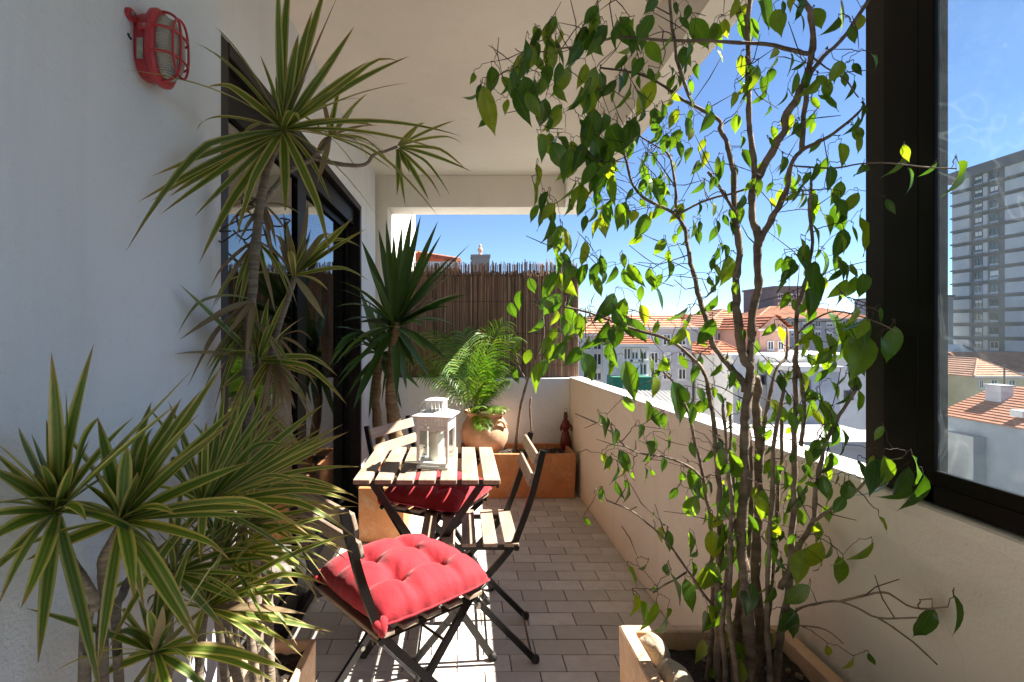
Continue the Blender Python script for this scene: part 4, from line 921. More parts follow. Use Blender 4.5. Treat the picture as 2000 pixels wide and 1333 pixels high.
TX0, TX1, TY0, TY1, TZ = -0.395, 0.145, 1.93, 2.47, 0.70
tb = empty('folding_table', ((TX0+TX1)/2, (TY0+TY1)/2, 0), 0, 'small folding table with seven weathered wooden slats and black crossed legs', 'table')
ts_me = MB().box((-0.031, -0.27, -0.009), (0.031, 0.27, 0.009)).mesh('slat', M['wood'], bevel=0.0025)
for i in range(7):
    link('slat', ts_me, tb, Matrix.Translation((lerp(-0.239, 0.239, i/6), rnd(-0.002, 0.002), TZ-0.009)))
for s in (-1, 1):
    MB().bar((-0.262, s*0.215, 0.672), (0.262, s*0.215, 0.672), 0.012, 0.022).build('frame_bar', M['steel'], tb)
    MB().bar((s*0.262, -0.235, 0.668), (s*0.262, 0.235, 0.668), 0.010, 0.018).build('frame_bar', M['steel'], tb)
    for d, yy in ((1, 0.205), (-1, 0.188)):
        l = MB().bar((-0.205*d, s*yy, 0.662), (0.243*d, s*yy, 0.012), 0.012, 0.026, up=(1,0,1)).build('leg', M['steel'], tb)
        link('foot', foot_me, l, Matrix.Translation((0.245*d, s*yy, 0.0)))
for d in (1, -1):
    yy = 0.205 if d == 1 else 0.188
    MB().tube([(0.225*d, -yy, 0.040), (0.225*d, yy, 0.040)], 0.005, 8).build('stretcher', M['steel'], tb)
    MB().tube([(-0.19*d, -yy, 0.64), (-0.19*d, yy, 0.64)], 0.005, 8).build('stretcher', M['steel'], tb)

# ------------------------------------------------------------------ lantern and candle
la = empty('lantern', (-0.098, 2.135, TZ), R(-13), 'white metal candle lantern with glass sides on the slatted table', 'lantern'); la.scale = (0.76, 0.76, 1.0)
W2 = 0.078
MB().box((-W2-0.008, -W2-0.008, 0.0), (W2+0.008, W2+0.008, 0.012)).box((-W2, -W2, 0.012), (W2, W2, 0.024)).build('base', M['white_metal'], la, bevel=0.0015)
for sx in (-1, 1):
    for sy in (-1, 1):
        MB().box((sx*W2-0.007, sy*W2-0.007, 0.024), (sx*W2+0.007, sy*W2+0.007, 0.205)).build('corner_post', M['white_metal'], la, bevel=0.001)
for k in range(4):
    Rz = Matrix.Rotation(k*math.pi/2, 4, 'Z')
    g = MB().box((-W2+0.007, -W2-0.001, 0.026), (W2-0.007, -W2+0.001, 0.150)).build('pane', M['lantern_glass'], la); g.matrix_local = Rz
    mb = MB(); y0, y1 = -W2-0.0035, -W2+0.0035
    mb.box((-W2+0.006, y0, 0.150), (W2-0.006, y1, 0.159)); mb.box((-W2+0.006, y0, 0.166), (W2-0.006, y1, 0.171)); mb.box((-W2+0.006, y0, 0.198), (W2-0.006, y1, 0.205))
    for i in range(8):
        x = lerp(-W2+0.014, W2-0.014, i/7); mb.box((x-0.0038, y0+0.001, 0.170), (x+0.0038, y1-0.001, 0.1985))
    for x in (-0.03, -0.014, 0.002, 0.018, 0.034): mb.box((x-0.006, y0+0.001, 0.1585), (x+0.002, y1-0.001, 0.1665))
    pn = mb.build('pierced_panel', M['white_metal'], la); pn.matrix_local = Rz
mb = MB(); a = 0.104; b = 0.052
mb.add([(-a,-a,0.205),(a,-a,0.205),(a,a,0.205),(-a,a,0.205),(-a,-a,0.209),(a,-a,0.209),(a,a,0.209),(-a,a,0.209),(-b,-b,0.224),(b,-b,0.224),(b,b,0.224),(-b,b,0.224)],
       [(3,2,1,0),(0,1,5,4),(1,2,6,5),(2,3,7,6),(3,0,4,7),(4,5,9,8),(5,6,10,9),(6,7,11,10),(7,4,8,11),(8,9,10,11)])
mb.build('roof', M['white_metal'], la)
mb = MB()
for k in range(4):
    Rz = Matrix.Rotation(k*math.pi/2, 4, 'Z')
    for i in range(5):
        x = lerp(-0.042, 0.042, i/4); mb.box((x-0.005, -0.0445, 0.224), (x+0.005, -0.0395, 0.262), Rz)
mb.box((-0.052,-0.052,0.262), (0.052,0.052,0.267)); mb.add([(-0.05,-0.05,0.267),(0.05,-0.05,0.267),(0.05,0.05,0.267),(-0.05,0.05,0.267),(0,0,0.276)], [(0,1,4),(1,2,4),(2,3,4),(3,0,4)])
mb.build('chimney', M['white_metal'], la)
MB().tube(cr([(-0.046,-0.03,0.262),(-0.075,-0.034,0.250),(-0.092,-0.03,0.222),(-0.094,0.0,0.216),(-0.092,0.03,0.222),(-0.075,0.034,0.250),(-0.046,0.03,0.262)], 4), 0.0028, 6).build('handle', M['white_metal'], la, smooth=True)
cn = empty('candle', (-0.098, 2.135, TZ+0.024), 0, 'thick white pillar candle inside the lantern', 'candle')
MB().lathe([(0.030,0.0),(0.0305,0.004),(0.0305,0.108),(0.028,0.114),(0.025,0.115),(0.018,0.110),(0.0,0.107)], n=28).build('wax', M['wax'], cn, smooth=True)
MB().tube([(0,0,0.106),(0.001,0,0.114),(0.003,0,0.120)], 0.0012, 6).build('wick', M['rubber'], cn)

# ------------------------------------------------------------------ bulkhead lamp on the wall
lm = empty('wall_lamp', (XW, 1.035, 1.797), 0, 'red caged bulkhead lamp fixed high on the white wall', 'lamp'); lm.scale = (0.86, 0.86, 0.84)
def sup(sy, sz, x, n=36, e=2.7):
    out = []
    for k in range(n):
        t = 2*math.pi*k/n; c, s = math.cos(t), math.sin(t)
        out.append(Vector((x, sy*math.copysign(abs(c)**(2/e), c), sz*math.copysign(abs(s)**(2/e), s))))
    return out
def rings(sec, caps=(True, True)):
    mb = MB(); n = len(sec[0])
    for r in sec: mb.v += [tuple(v) for v in r]
    for i in range(len(sec)-1):
        for k in range(n): mb.f.append((i*n+k, i*n+(k+1)%n, (i+1)*n+(k+1)%n, (i+1)*n+k))
    if caps[0]: mb.f.append(tuple(reversed(range(n))))
    if caps[1]: mb.f.append(tuple((len(sec)-1)*n+k for k in range(n)))
    return mb
rings([sup(0.043,0.073,0.001), sup(0.045,0.075,0.012), sup(0.045,0.075,0.030)]).build('back_box', M['red_plastic'], lm, smooth=False, bevel=0)
rings([sup(0.053,0.083,0.030), sup(0.056,0.086,0.034), sup(0.056,0.086,0.044), sup(0.051,0.081,0.049), sup(0.045,0.074,0.049)]).build('rim', M['red_plastic'], lm, smooth=True)
rings([sup(0.044,0.073,0.046,e=2.4), sup(0.043,0.071,0.058,e=2.4), sup(0.038,0.064,0.071,e=2.3), sup(0.028,0.050,0.079,e=2.2), sup(0.012,0.024,0.0825,e=2)]).build('glass_dome', M['lamp_glass'], lm, smooth=True)
cage = []
lp = sup(0.034,0.066,0.083,e=2.4)
MB().tube(lp+[lp[0]], 0.0028, 8, False).build('cage_wire', M['red_plastic'], lm, smooth=True)
lp = sup(0.022,0.050,0.088,e=2.3)
for z in (-0.028, 0.028):
    MB().tube(cr([(0.046,-0.052,z),(0.064,-0.048,z),(0.080,-0.036,z),(0.087,-0.012,z),(0.087,0.012,z),(0.080,0.036,z),(0.064,0.048,z),(0.046,0.052,z)], 4), 0.0028, 8).build('cage_wire', M['red_plastic'], lm, smooth=True)
for y in (-0.012,):
    MB().tube(cr([(0.046,y,-0.081),(0.066,y,-0.076),(0.084,y,-0.058),(0.0885,y,-0.028),(0.0885,y,0.028),(0.084,y,0.058),(0.066,y,0.076),(0.046,y,0.081)], 4), 0.003, 8).build('cage_wire', M['red_plastic'], lm, smooth=True)
for s in (-1, 1):
    ear = rings([sup(0.018,0.013,0.001,20,2.2), sup(0.018,0.013,0.008,20,2.2)]).build('mounting_ear', M['red_plastic'], lm); ear.location = (0.0, s*0.056, s*-0.046)
    MB().lathe([(0.006,0),(0.006,0.003),(0.0,0.004)], n=12, M=Matrix.Translation((0.009, s*0.060, s*-0.046)) @ Matrix.Rotation(math.pi/2, 4, 'Y')).build('screw', M['screw'], lm)
MB().box((0.018, -0.058, 0.016), (0.046, -0.040, 0.030)).build('clip', M['red_plastic'], lm, bevel=0.002)
MB().lathe([(0.0035,0),(0.0035,0.002),(0.0,0.003)], n=10, M=Matrix.Translation((0.034,-0.0578,0.023)) @ Matrix.Rotation(math.pi/2, 4, 'X')).build('screw', M['screw'], lm)
MB().box((0.010, -0.0462, -0.045), (0.024, -0.0448, 0.002)).build('sticker', M['sticker'], lm)
MB().tube(cr([(0.0,-0.05,-0.004),(-0.0,-0.058,-0.002),(0.002,-0.062,0.002)],3), 0.003, 6).build('cable', M['rubber'], lm)

# ------------------------------------------------------------------ red hanging ornament
on = empty('hanging_ornament', (0.838, 4.215, 0.31), 0, 'small dark red ornament with ring on top in the corner by the parapet', 'ornament'); on.scale = (0.8, 0.8, 0.92)
M['orn'] = simple('dark_red_glaze', (0.14, 0.01, 0.012), 0.4, 0, 0.4, 30); M['orn_dark'] = simple('dark_cap', (0.05, 0.02, 0.02), 0.5)
MB().lathe([(0.03,-0.03),(0.052,0.0),(0.055,0.05),(0.045,0.10),(0.032,0.135),(0.026,0.15)], n=20).build('skirt', M['orn'], on, smooth=True)
MB().lathe([(0.022,0.15),(0.040,0.165),(0.044,0.19),(0.036,0.225),(0.024,0.24)], n=20).build('body', M['orn'], on, smooth=True)
MB().lathe([(0.012,0.238),(0.021,0.252),(0.023,0.27),(0.018,0.287),(0.008,0.296)], n=16).build('head', M['orn'], on, smooth=True)
MB().lathe([(0.019,0.288),(0.021,0.294),(0.014,0.304),(0.004,0.309)], n=16).build('cap', M['orn_dark'], on, smooth=True)
lp = [Vector((0.016*math.cos(t), 0, 0.323+0.016*math.sin(t))) for t in [i*2*math.pi/16 for i in range(17)]]
MB().tube(lp, 0.0025, 6, False).build('ring', M['screw'], on, smooth=True)
for s in (-1, 1): MB().tube(cr([(s*0.036,-0.01,0.20),(s*0.052,-0.02,0.175),(s*0.050,-0.03,0.150)],4), 0.011, 8).build('arm', M['orn'], on, smooth=True)

# ------------------------------------------------------------------ stones in the near planter
M['stone'] = plaster('pale_stone', (0.50, 0.42, 0.31), 0.3, 14, 0.5, grime=(0.30, 0.24, 0.17))
def stone(name, c, s, rz, label, seed):
    bm = bmesh.new(); bmesh.ops.create_icosphere(bm, subdivisions=4, radius=1)
    for v in bm.verts:
        p = v.co.copy(); k = 1 + 0.16*noise.noise(p*1.4+Vector((seed*3.1,0,0))) + 0.05*noise.noise(p*4+Vector((seed,7,0)))
        v.co = Vector((p.x*s[0]*k, p.y*s[1]*k, p.z*s[2]*k))
    m = bpy.data.meshes.new(name); bm.to_mesh(m); bm.free(); m.materials.append(M['stone']); m.polygons.foreach_set('use_smooth', [True]*len(m.polygons))
    o = link(name, m); o.location = c; o.rotation_euler = (0,0,rz); return tag(o, label, 'stone', 'stones in the near planter')
stone('stone', (0.490, 1.335, 0.435), (0.030, 0.048, 0.036), 0.3, 'pale stone in the far corner of the ficus planter', 1)
stone('stone', (0.497, 1.215, 0.436), (0.034, 0.066, 0.038), 0.15, 'long mottled stone along the rim of the ficus planter', 2)
stone('stone', (0.505, 1.085, 0.432), (0.033, 0.055, 0.034), -0.1, 'nearest rounded stone along the rim of the ficus planter', 3)

# ------------------------------------------------------------------ the town beyond
GZ = -14.0
def m_ground():
    m, nt, b = newmat('town_ground')
    col = ramp(nt, nz(nt, 0.09, 6, 0.6), [(0.35, (0.05, 0.05, 0.048)), (0.55, (0.11, 0.10, 0.085)), (0.7, (0.05, 0.075, 0.03))])
    nt.links.new(col, b.inputs['Base Color']); b.inputs['Roughness'].default_value = 0.95; return m
struct(MB().add([(-3000,-3000,GZ),(3000,-3000,GZ),(3000,3000,GZ),(-3000,3000,GZ)], [(0,1,2,3)]).build('ground', m_ground()))
def bw(name, c, sc_=0.5): return plaster(name, c, 0.22, sc_, 0.0, 0.9, 20, darker(c, 0.72))
M['bw_white'] = bw('town_white', (0.70, 0.69, 0.67)); M['bw_grey'] = bw('town_grey', (0.40, 0.40, 0.41)); M['bw_lav'] = bw('town_lavender', (0.50, 0.49, 0.53))
M['bw_yel'] = bw('town_yellow', (0.60, 0.48, 0.20)); M['bw_cream'] = bw('town_cream', (0.66, 0.56, 0.33)); M['bw_salmon'] = bw('town_salmon', (0.60, 0.36, 0.27)); M['bw_dark'] = bw('town_dark', (0.16, 0.165, 0.18))
M['bw_blue'] = bw('town_bluegrey', (0.33, 0.36, 0.42)); M['frame_w'] = simple('far_white_frame', (0.7, 0.7, 0.68), 0.6); M['frame_d'] = simple('far_dark_frame', (0.10, 0.10, 0.11), 0.6)
M['green_net'] = simple('green_screen', (0.02, 0.16, 0.10), 0.8, 0, 0.3, 3); M['zinc'] = simple('zinc_sheet', (0.36, 0.35, 0.33), 0.5, 0, 0.3, 2)
def m_roof(name, c):
    m, nt, b = newmat(name)
    col = ramp(nt, nz(nt, 0.9, 7, 0.7), [(0.3, darker(c, 0.55)), (0.5, c), (0.72, darker(c, 1.2))])
    col = mixc(nt, ramp(nt, nz(nt, 7, 4, 0.7), [(0.45, (0,0,0)), (0.75, (0.55,)*3)]), col, darker(c, 0.5))
    nt.links.new(col, b.inputs['Base Color']); b.inputs['Roughness'].default_value = 0.85; return m
M['roof'] = m_roof('clay_roof', (0.36, 0.13, 0.065)); M['roof_pale'] = m_roof('pale_clay_roof', (0.42, 0.20, 0.12)); M['roof_dark'] = m_roof('old_clay_roof', (0.20, 0.12, 0.075)); M['roof_white'] = m_roof('white_sheet_roof', (0.66, 0.66, 0.64))
def slope(mb, a, b, c, d, n):                             # courses of tiles from eave a-b up to ridge d-c
    a, b, c, d = map(Vector, (a, b, c, d)); nrm = (b-a).cross(d-a)
    if nrm.length < 1e-6: nrm = (b-a).cross(c-a)
    nrm.normalize()
    if nrm.z < 0: nrm = -nrm
    for i in range(n):
        t0 = i/n; t1 = min(1, (i+1.12)/n); p0 = a.lerp(d, t0); p1 = b.lerp(c, t0); q1 = b.lerp(c, t1); q0 = a.lerp(d, t1)
        mb.add([p0+nrm*0.10, p1+nrm*0.10, q1+nrm*0.02, q0+nrm*0.02, p0-nrm*0.02, p1-nrm*0.02], [(0,1,2,3),(4,5,1,0)])
def wind(par, face, at, u0, u1, z0, z1, org, frame='frame_w', pane='far_glass', blind=0.0):
    # face 'y': wall plane y=at looking -y, u is x; face 'x': wall plane x=at looking -x, u is y
    def bx(u_0, u_1, z_0, z_1, d0, d1):
        mb = MB()
        if face == 'y': return mb.box((u_0-org[0], at-d1-org[1], z_0-org[2]), (u_1-org[0], at-d0-org[1], z_1-org[2]))
        return mb.box((at-d1-org[0], u_0-org[1], z_0-org[2]), (at-d0-org[0], u_1-org[1], z_1-org[2]))
    t = 0.08; fr = MB()
    for a in ((u0-t, u1+t, z1, z1+t), (u0-t, u1+t, z0-t, z0), (u0-t, u0, z0, z1), (u1, u1+t, z0, z1), ((u0+u1)/2-0.03, (u0+u1)/2+0.03, z0, z1)):
        q = bx(*a, -0.02, 0.07); fr.add(q.v, q.f)
    w_ = fr.build('window', M[frame], par)
    bx(u0, u1, z0, z1, -0.02, 0.015).build('pane', M[pane], w_)
    if blind: bx(u0+0.02, u1-0.02, z1-(z1-z0)*blind, z1, 0.016, 0.05).build('shutter', M['frame_w'], w_)
    bx(u0-0.15, u1+0.15, z0-t-0.08, z0-t, 0.0, 0.14).build('sill', M['frame_w'], w_)
def house(name, label, pxs, Y, depth, eave, ridge, wall, roof, kind='hip', wins=(), cat='house', over=0.35, skew=0):
    x0 = (pxs[0]-VX)/F*Y; x1 = (pxs[1]-VX)/F*Y; ze = H-(eave-VY)/F*Y; zr = H-(ridge-VY)/F*Y
    cx = (x0+x1)/2; org = Vector((cx, Y+depth/2, GZ)); e = empty(name, org, 0, label, cat, 'buildings of the town beyond the parapet')
    hx = (x1-x0)/2; hy = depth/2; h = ze-GZ
    MB().box((-hx, -hy, 0.0), (hx, hy, h)).build('wall', M[wall], e)
    if kind == 'flat':
        MB().box((-hx-0.2, -hy-0.2, h), (hx+0.2, hy+0.2, h+0.35)).build('roof', M[roof], e)
    else:
        mb = MB(); X, Yh, rh = hx+over, hy+over, zr-ze; h0 = h-0.05; n = max(5, int(math.hypot(min(X, Yh), rh)/0.40))
        E = [(-X,-Yh,h0), (X,-Yh,h0), (X,Yh,h0), (-X,Yh,h0)]
        if kind == 'hip':
            if X >= Yh: r0, r1 = (-X+Yh*0.9, 0, h0+rh), (X-Yh*0.9, 0, h0+rh); S = [(E[0],E[1],r1,r0),(E[2],E[3],r0,r1),(E[1],E[2],r1,r1),(E[3],E[0],r0,r0)]
            else: r0, r1 = (0, -Yh+X*0.9, h0+rh), (0, Yh-X*0.9, h0+rh); S = [(E[0],E[1],r0,r0),(E[2],E[3],r1,r1),(E[1],E[2],r1,r0),(E[3],E[0],r0,r1)]
        elif kind == 'gable_x':                            # ridge along x
            r0, r1 = (-X, 0, h0+rh), (X, 0, h0+rh); S = [(E[0],E[1],r1,r0),(E[2],E[3],r0,r1)]
        else:                                              # ridge along y
            r0, r1 = (0, -Yh, h0+rh), (0, Yh, h0+rh); S = [(E[1],E[2],r1,r0),(E[3],E[0],r0,r1)]
            MB().add([(-hx,-hy,h),(hx,-hy,h),(0,-hy,h+rh*0.93),(-hx,-hy+0.2,h),(hx,-hy+0.2,h),(0,-hy+0.2,h+rh*0.93)], [(0,1,2),(5,4,3),(0,2,5,3),(1,4,5,2)]).build('gable', M[wall], e)
        for q in S: slope(mb, *q, n)
        ro = mb.build('roof', M[roof], e)
        if kind == 'hip':
            rg = MB(); rg.tube([r0, r1], 0.13, 7)
            for c in E:
                q = r0 if (Vector(c)-Vector(r0)).length < (Vector(c)-Vector(r1)).length else r1; rg.tube([(c[0],c[1],c[2]+0.08), q], 0.11, 7)
            rg.build('ridge_tiles', M[roof], ro)
        MB().box((-X, -Yh-0.06, h0-0.10), (X, -Yh+0.02, h0+0.06)).build('gutter', M['frame_w'], ro)
    for wd in wins:
        a, b, c, d = wd[:4]
        wind(e, 'y', Y, (a-VX)/F*Y, (b-VX)/F*Y, H-(d-VY)/F*Y, H-(c-VY)/F*Y, org, *(wd[4:]))
    return e, org
def wgrid(xs, ys, w_, h_, **k): return [(x, x+w_, y, y+h_, 'frame_w', 'far_glass', random.choice((0, 0, 0.35, 0.6))) for y in ys for x in xs]
# beyond the fence and between the ficus stems
house('tiled_house', 'neighbour house with low red tiled roof peeping over the reed fence', (752, 872), 15, 7, 516, 487, 'bw_white', 'roof', 'hip')
house('town_house', 'white house with pale terracotta hip roof right beside the reed fence', (1126, 1262), 38, 9, 652, 614, 'bw_white', 'roof_pale', 'hip', wgrid((1140,1160,1185,1232), (662,692,722), 13, 20))
eB, oB = house('town_house', 'narrow white house with brown eaves and green screens below its windows', (1211, 1268), 33, 4, 673, 655, 'bw_white', 'roof', 'gable_x', wgrid((1219,1234,1250), (682,712), 11, 19))
for (a, b) in ((1198,1216), (1240,1274)):
    Y = 31.5; MB().box(((a-VX)/F*Y-oB.x, Y-oB.y, H-(764-VY)/F*Y-GZ), ((b-VX)/F*Y-oB.x, Y-oB.y+1.4, H-(737-VY)/F*Y-GZ)).build('green_screen', M['green_net'], eB)
house('town_house', 'pale lavender block with plain facade behind the thin left stems', (1264, 1352), 46, 10, 640, 612, 'bw_lav', 'roof_pale', 'gable_x', wgrid((1272,1296,1326), (655,690,722), 12, 18))
house('town_house', 'grey house with pink tiled roof and row of tall windows', (1378, 1500), 52, 10, 640, 603, 'bw_grey', 'roof_pale', 'hip', wgrid((1386,1402,1418,1434,1452,1470), (645,680), 10, 19))
house('town_house', 'salmon walled house seen between the main ficus trunks', (1484, 1542), 45, 8, 643, 614, 'bw_salmon', 'roof', 'gable_y', [(1500,1509,668,682),(1520,1529,668,682),(1500,1509,706,720)])
house('town_house', 'small brick coloured roof house low between the ficus stems', (1392, 1446), 43, 6, 692, 668, 'bw_white', 'roof', 'hip', wgrid((1400,1420), (702,730), 10, 16))
house('white_block', 'large plain white block with few small dark windows', (1432, 1700), 40, 9, 702, 690, 'bw_white', 'bw_white', 'flat', [(1530,1545,762,778,'frame_d'),(1611,1625,742,757,'frame_d'),(1583,1593,774,788,'frame_d'),(1480,1492,735,750,'frame_d'),(1650,1664,765,780,'frame_d')], 'building')
house('white_block', 'lower white wing in front of the plain white block', (1556, 1640), 36, 3.5, 726, 716, 'bw_blue', 'bw_white', 'flat', [(1570,1580,745,760,'frame_d')], 'building')
house('grey_block', 'dark grey flat roofed block on the skyline behind the ficus', (1512, 1574), 92, 10, 563, 556, 'bw_dark', 'bw_dark', 'flat', wgrid((1520,1540,1556), (575,592,610), 8, 8), 'building')
house('town_house', 'wide grey building with tiled roof along the skyline behind the ficus', (1480, 1705), 82, 12, 622, 596, 'bw_grey', 'roof_pale', 'hip', wgrid((1500,1522,1545,1568,1592,1615,1640,1665), (628,646), 10, 10))
house('town_house', 'far cream terrace with tiled roof left of the skyline block', (1350, 1500), 95, 12, 632, 612, 'bw_cream', 'roof', 'gable_x', wgrid((1360,1385,1410,1435,1460), (640,), 9, 9))
house('town_house', 'far pale terrace with tiled roof just right of the reed fence', (1040, 1250), 88, 12, 640, 622, 'bw_white', 'roof_pale', 'gable_x')
# low roofs just below the balcony
eT, oT = house('flat_roof_house', 'low flat roof terrace with pale parapet directly below the ficus', (1560, 1760), 30, 5, 874, 868, 'bw_grey', 'bw_grey', 'flat', (), 'building')
eT, oT = house('garden_wall_house', 'small white rendered outbuilding on the low roof terrace', (1575, 1720), 33, 2, 862, 846, 'bw_white', 'roof_white', 'gable_x', (), 'building')
sh = empty('ribbed_roof_shed', (5.5, 15.2, GZ), 0, 'grey ribbed sheet roof shed just over the parapet', 'shed', 'buildings of the town beyond the parapet')
MB().box((-0.85,-1.0,0), (0.85,1.0,12.9)).build('wall', M['bw_grey'], sh)
mb = MB(); N = 30; vv = []; ff = []
for i in range(N+1):
    x = lerp(-1.0, 1.0, i/N); z = 12.9 + (0.04 if i % 2 else 0)
    vv += [(x, -1.2, z), (x, 1.2, z+0.45)]
mb.add(vv, [(2*i, 2*i+2, 2*i+3, 2*i+1) for i in range(N)]); mb.build('roof', M['zinc'], sh)

# seen through the window: tower, grey block, tiled houses
TXf = 105.0; tw = empty('apartment_tower', (TXf+9, 94, GZ), 0, 'tall grey concrete apartment tower seen through the dusty window', 'tower', 'buildings of the town beyond the parapet')
def tbox(name, x0, x1, y0, y1, z0, z1, mat, par=tw): return MB().box((x0-TXf-9, y0-94, z0-GZ), (x1-TXf-9, y1-94, z1-GZ)).build(name, mat, par)
M['conc_l'] = plaster('tower_panel', (0.52, 0.54, 0.57), 0.25, 0.35, 0.0, 0.9, 20, (0.38, 0.40, 0.43)); M['conc_d'] = plaster('tower_band', (0.14, 0.15, 0.17), 0.25, 0.5, 0.0)
tbox('wall', TXf, TXf+18, 76, 112.8, GZ, 32.6, M['conc_d'])
tbox('roof_slab', TXf-0.9, TXf+19, 75, 114.2, 32.6, 34.6, M['conc_d'])
MB().tube([(-8, 19, 48.6), (-8, 19, 53.0)], 0.06, 6).build('antenna', M['frame_d'], tw)
zf = 32.6; k = 0
while zf > -6:
    z0 = zf-2.78
    tbox('panel', TXf-0.5, TXf, 108.5, 112.2, z0+0.75, zf, M['conc_l']); tbox('panel', TXf-0.5, TXf, 89.0, 101.4, z0+0.75, zf, M['conc_l']); tbox('panel', TXf-0.25, TXf, 105.0, 105.9, z0+0.5, zf, M['conc_l'])
    tbox('slab_edge', TXf-0.65, TXf-0.01, 76.2, 112.6, z0+0.45, z0+0.74, M['conc_d'])
    for (y0, y1) in ((103.1, 104.6), (106.3, 107.7)):
        wind(tw, 'x', TXf, y0, y1, z0+1.25, z0+2.45, (TXf+9, 94, GZ), 'frame_w' if rnd(0,1) < 0.25 else 'frame_d', 'far_glass', random.choice((0, 0, 0.4, 0.7)))
        tbox('panel', TXf-0.12, TXf, y0-0.1, y1+0.1, z0+0.42, z0+1.05, M['conc_l'])
    zf -= 2.78
house('grey_block', 'grey apartment block with stacked balconies left of the tower', (1770, 1862), 106, 14, 580, 574, 'bw_grey', 'bw_dark', 'flat', wgrid((1788,1806,1824,1840), (590,608,626,644,662), 9, 9), 'building')
house('white_block', 'low white gabled hall roof below the tower', (1836, 1922), 86, 12, 700, 673, 'bw_white', 'roof_white', 'gable_y', (), 'building')
house('town_house', 'small house with pale orange roof at left edge of the window view', (1770, 1852), 80, 9, 694, 677, 'bw_white', 'roof_pale', 'gable_x')
house('town_house', 'long house with plain red tiled roof below the tower', (1912, 2080), 74, 9, 728, 690, 'bw_cream', 'roof', 'gable_x')
house('town_house', 'yellow house with old dark tiled roof in the window view', (1760, 1903), 63, 6, 724, 702, 'bw_yel', 'roof_dark', 'gable_x', [(1842,1857,731,752,'frame_w','far_glass',0.8),(1800,1812,731,750)])
house('town_house', 'cream house with orange hip roof and three small windows', (1903, 1988), 59, 9, 735, 703, 'bw_cream', 'roof_pale', 'hip', [(1913,1919,743,757),(1936,1946,743,757),(1970,1981,743,757)])
XH = 41.2; nh = empty('town_house', (XH+5, 37, GZ), 0, 'nearest house in the window view with striped orange roof and chimney', 'house', 'buildings of the town beyond the parapet')
ze = -5.95-GZ
MB().box((-5, -13, 0), (5, 8, ze)).build('wall', M['bw_blue'], nh)
mb = MB(); slope(mb, (-5.4,8.3,ze), (-5.4,-13.3,ze), (0.0,-13.3,ze+2.5), (0.0,8.3,ze+2.5), 15); slope(mb, (5.4,-13.3,ze), (5.4,8.3,ze), (0.0,8.3,ze+2.5), (0.0,-13.3,ze+2.5), 15)
ro = mb.build('roof', M['roof'], nh)
MB().box((-5.5, 8.0, ze-0.15), (0.0, 8.3, ze+0.02)).build('fascia', M['frame_w'], ro)
MB().add([(-5,7.8,ze),(5,7.8,ze),(0,7.8,ze+2.3),(-5,8,ze),(5,8,ze),(0,8,ze+2.3)], [(0,1,2),(5,4,3),(0,2,5,3),(1,4,5,2)]).build('gable', M['bw_blue'], nh)
ch_ = MB().box((-2.6, 5.6, ze+0.9), (-1.6, 6.9, ze+2.6)).build('chimney', M['bw_lav'], ro)
MB().box((-2.7, 5.5, ze+2.6), (-1.5, 7.0, ze+2.72)).build('chimney_cap', M['bw_grey'], ch_)
MB().box((-6.0, 4.4, 2.5), (-5.0, 7.0, ze-1.2)).build('glazed_porch', M['bw_grey'], nh)
for y0 in (-9, -5, -1): wind(nh, 'x', XH, 37+y0, 37+y0+1.3, GZ+4.6, GZ+6.0, (XH+5, 37, GZ), 'frame_w')
MB().box((-5.6, 2.0, ze+0.55), (-4.6+1.2, 2.9, ze+1.05), Matrix.Translation((0.9,0,0.15))).build('skylight', M['frame_w'], ro)
po = empty('utility_pole', (52, 50.5, GZ), 0, 'thin utility pole in front of the cream house', 'pole')
MB().tube([(0,0,0), (0,0,12.0)], [0.11, 0.07], 8).build('mast', M['frame_d'], po); MB().box((-0.6,-0.05,11.2), (0.6,0.05,11.3)).build('crossarm', M['frame_d'], po)

# chimney with finial over the fence
cp = P(938, 500, 9.0)
cb = empty('brick_chimney', (cp.x, cp.y, 0.0), 0, 'square grey rendered chimney top behind the reed fence', 'chimney')
MB().box((-0.15,-0.15,-6), (0.15,0.15,cp.z-0.05)).build('shaft', M['bw_dark'], cb); MB().box((-0.165,-0.165,cp.z-0.05), (0.165,0.165,cp.z)).build('cap', M['bw_dark'], cb)
fn = empty('chimney_finial', (cp.x, cp.y, cp.z), 0, 'small pale finial standing on the grey chimney', 'finial')
MB().lathe([(0.05,0.0),(0.055,0.015),(0.03,0.03),(0.022,0.05),(0.04,0.075),(0.046,0.10),(0.034,0.13),(0.018,0.145),(0.026,0.16),(0.022,0.185),(0.0,0.20)], n=16).build('body', M['bw_salmon'], fn, smooth=True)
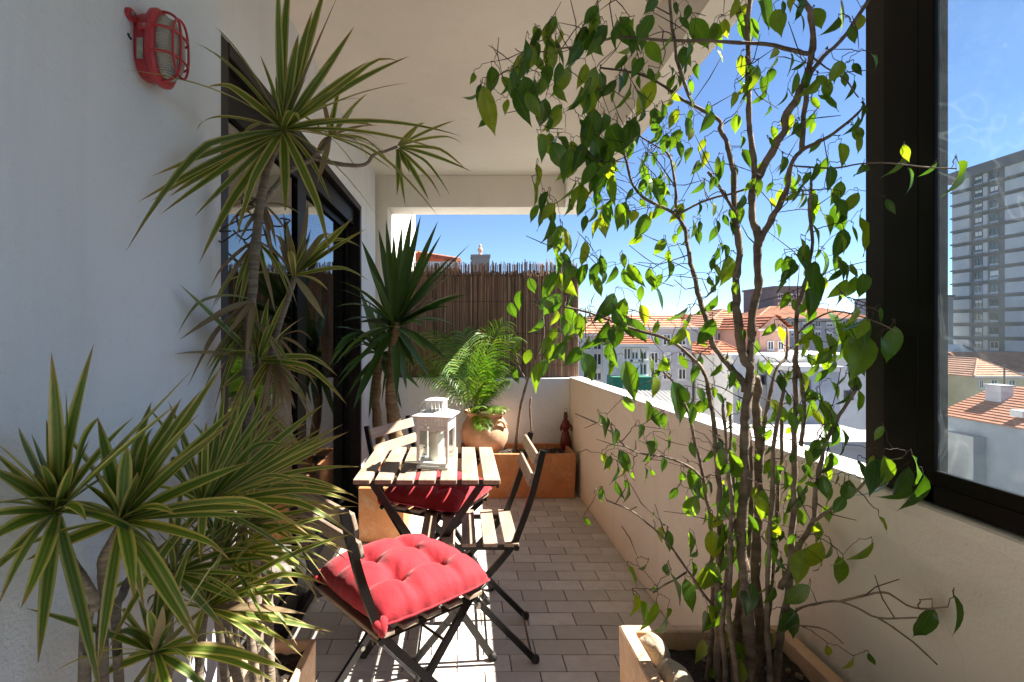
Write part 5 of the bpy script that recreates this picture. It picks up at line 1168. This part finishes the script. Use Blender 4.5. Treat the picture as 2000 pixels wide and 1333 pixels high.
# trees in the gardens
def m_crown():
    def f(nt): return ramp(nt, island(nt), [(0, (0.02,0.05,0.012)), (0.6, (0.045,0.09,0.02)), (1, (0.09,0.13,0.03))])
    return leafmat('garden_leaf', f, 0.5, 0.3)
M['crown'] = m_crown(); M['g_bark'] = m_bark('garden_bark', (0.06,0.045,0.03), (0.14,0.11,0.08), 4)
def gtree(loc, h, r, label, seed):
    rr = random.Random(seed); e = empty('garden_tree', loc, 0, label, 'tree', 'garden trees between the houses')
    mb = MB(); mb.tube(cr([(0,0,0),(0.1,0.1,h*0.3),(-0.1,0.1,h*0.6),(0,0,h*0.8)],4), [lerp(0.22,0.06,i/12) for i in range(13)], 7)
    for i in range(6):
        a = rr.uniform(0,6.28); z = h*rr.uniform(0.4,0.65); mb.tube([(0,0,z),(math.cos(a)*r*0.4,math.sin(a)*r*0.4,z+h*0.12),(math.cos(a)*r*0.75,math.sin(a)*r*0.75,z+h*0.2)], [0.08,0.05,0.02], 5)
    mb.build('trunk', M['g_bark'], e)
    cl = [(Vector((rr.gauss(0,1),rr.gauss(0,1),rr.gauss(0,1))).normalized()*rr.uniform(0.35,1.0), rr.uniform(0.25,0.5)) for _ in range(26)]
    v = []; f = []
    for i in range(2600):
        c, s_ = rr.choice(cl); p = c + Vector((rr.gauss(0,1),rr.gauss(0,1),rr.gauss(0,1)))*s_*0.42
        p = Vector((p.x*r, p.y*r, h*0.72+p.z*h*0.30)); d = Vector((rr.gauss(0,1),rr.gauss(0,1),rr.gauss(0,1))).normalized(); q = d.orthogonal().normalized(); b = d.cross(q); k = rr.uniform(0.07,0.16); n0 = len(v)
        v += [tuple(p-q*k*1.5), tuple(p+b*k*0.7), tuple(p+q*k*1.5), tuple(p-b*k*0.7)]; f.append((n0,n0+1,n0+2,n0+3))
    m = bpy.data.meshes.new('crown'); m.from_pydata(v, [], f); m.materials.append(M['crown']); stuff(link('crown', m, e))
gtree((41.5, 49, GZ), 8.2, 2.0, 'bushy garden tree at left edge of the window view', 1)
gtree((36.5, 44, GZ), 5.6, 1.8, 'low garden tree beside the blue grey house wall', 2)
gtree((22.5, 33, GZ), 8.0, 2.2, 'garden tree in front of the large white block', 3)
gtree((11.5, 27, GZ), 9.4, 2.2, 'garden tree below the narrow white house with green screens', 4)
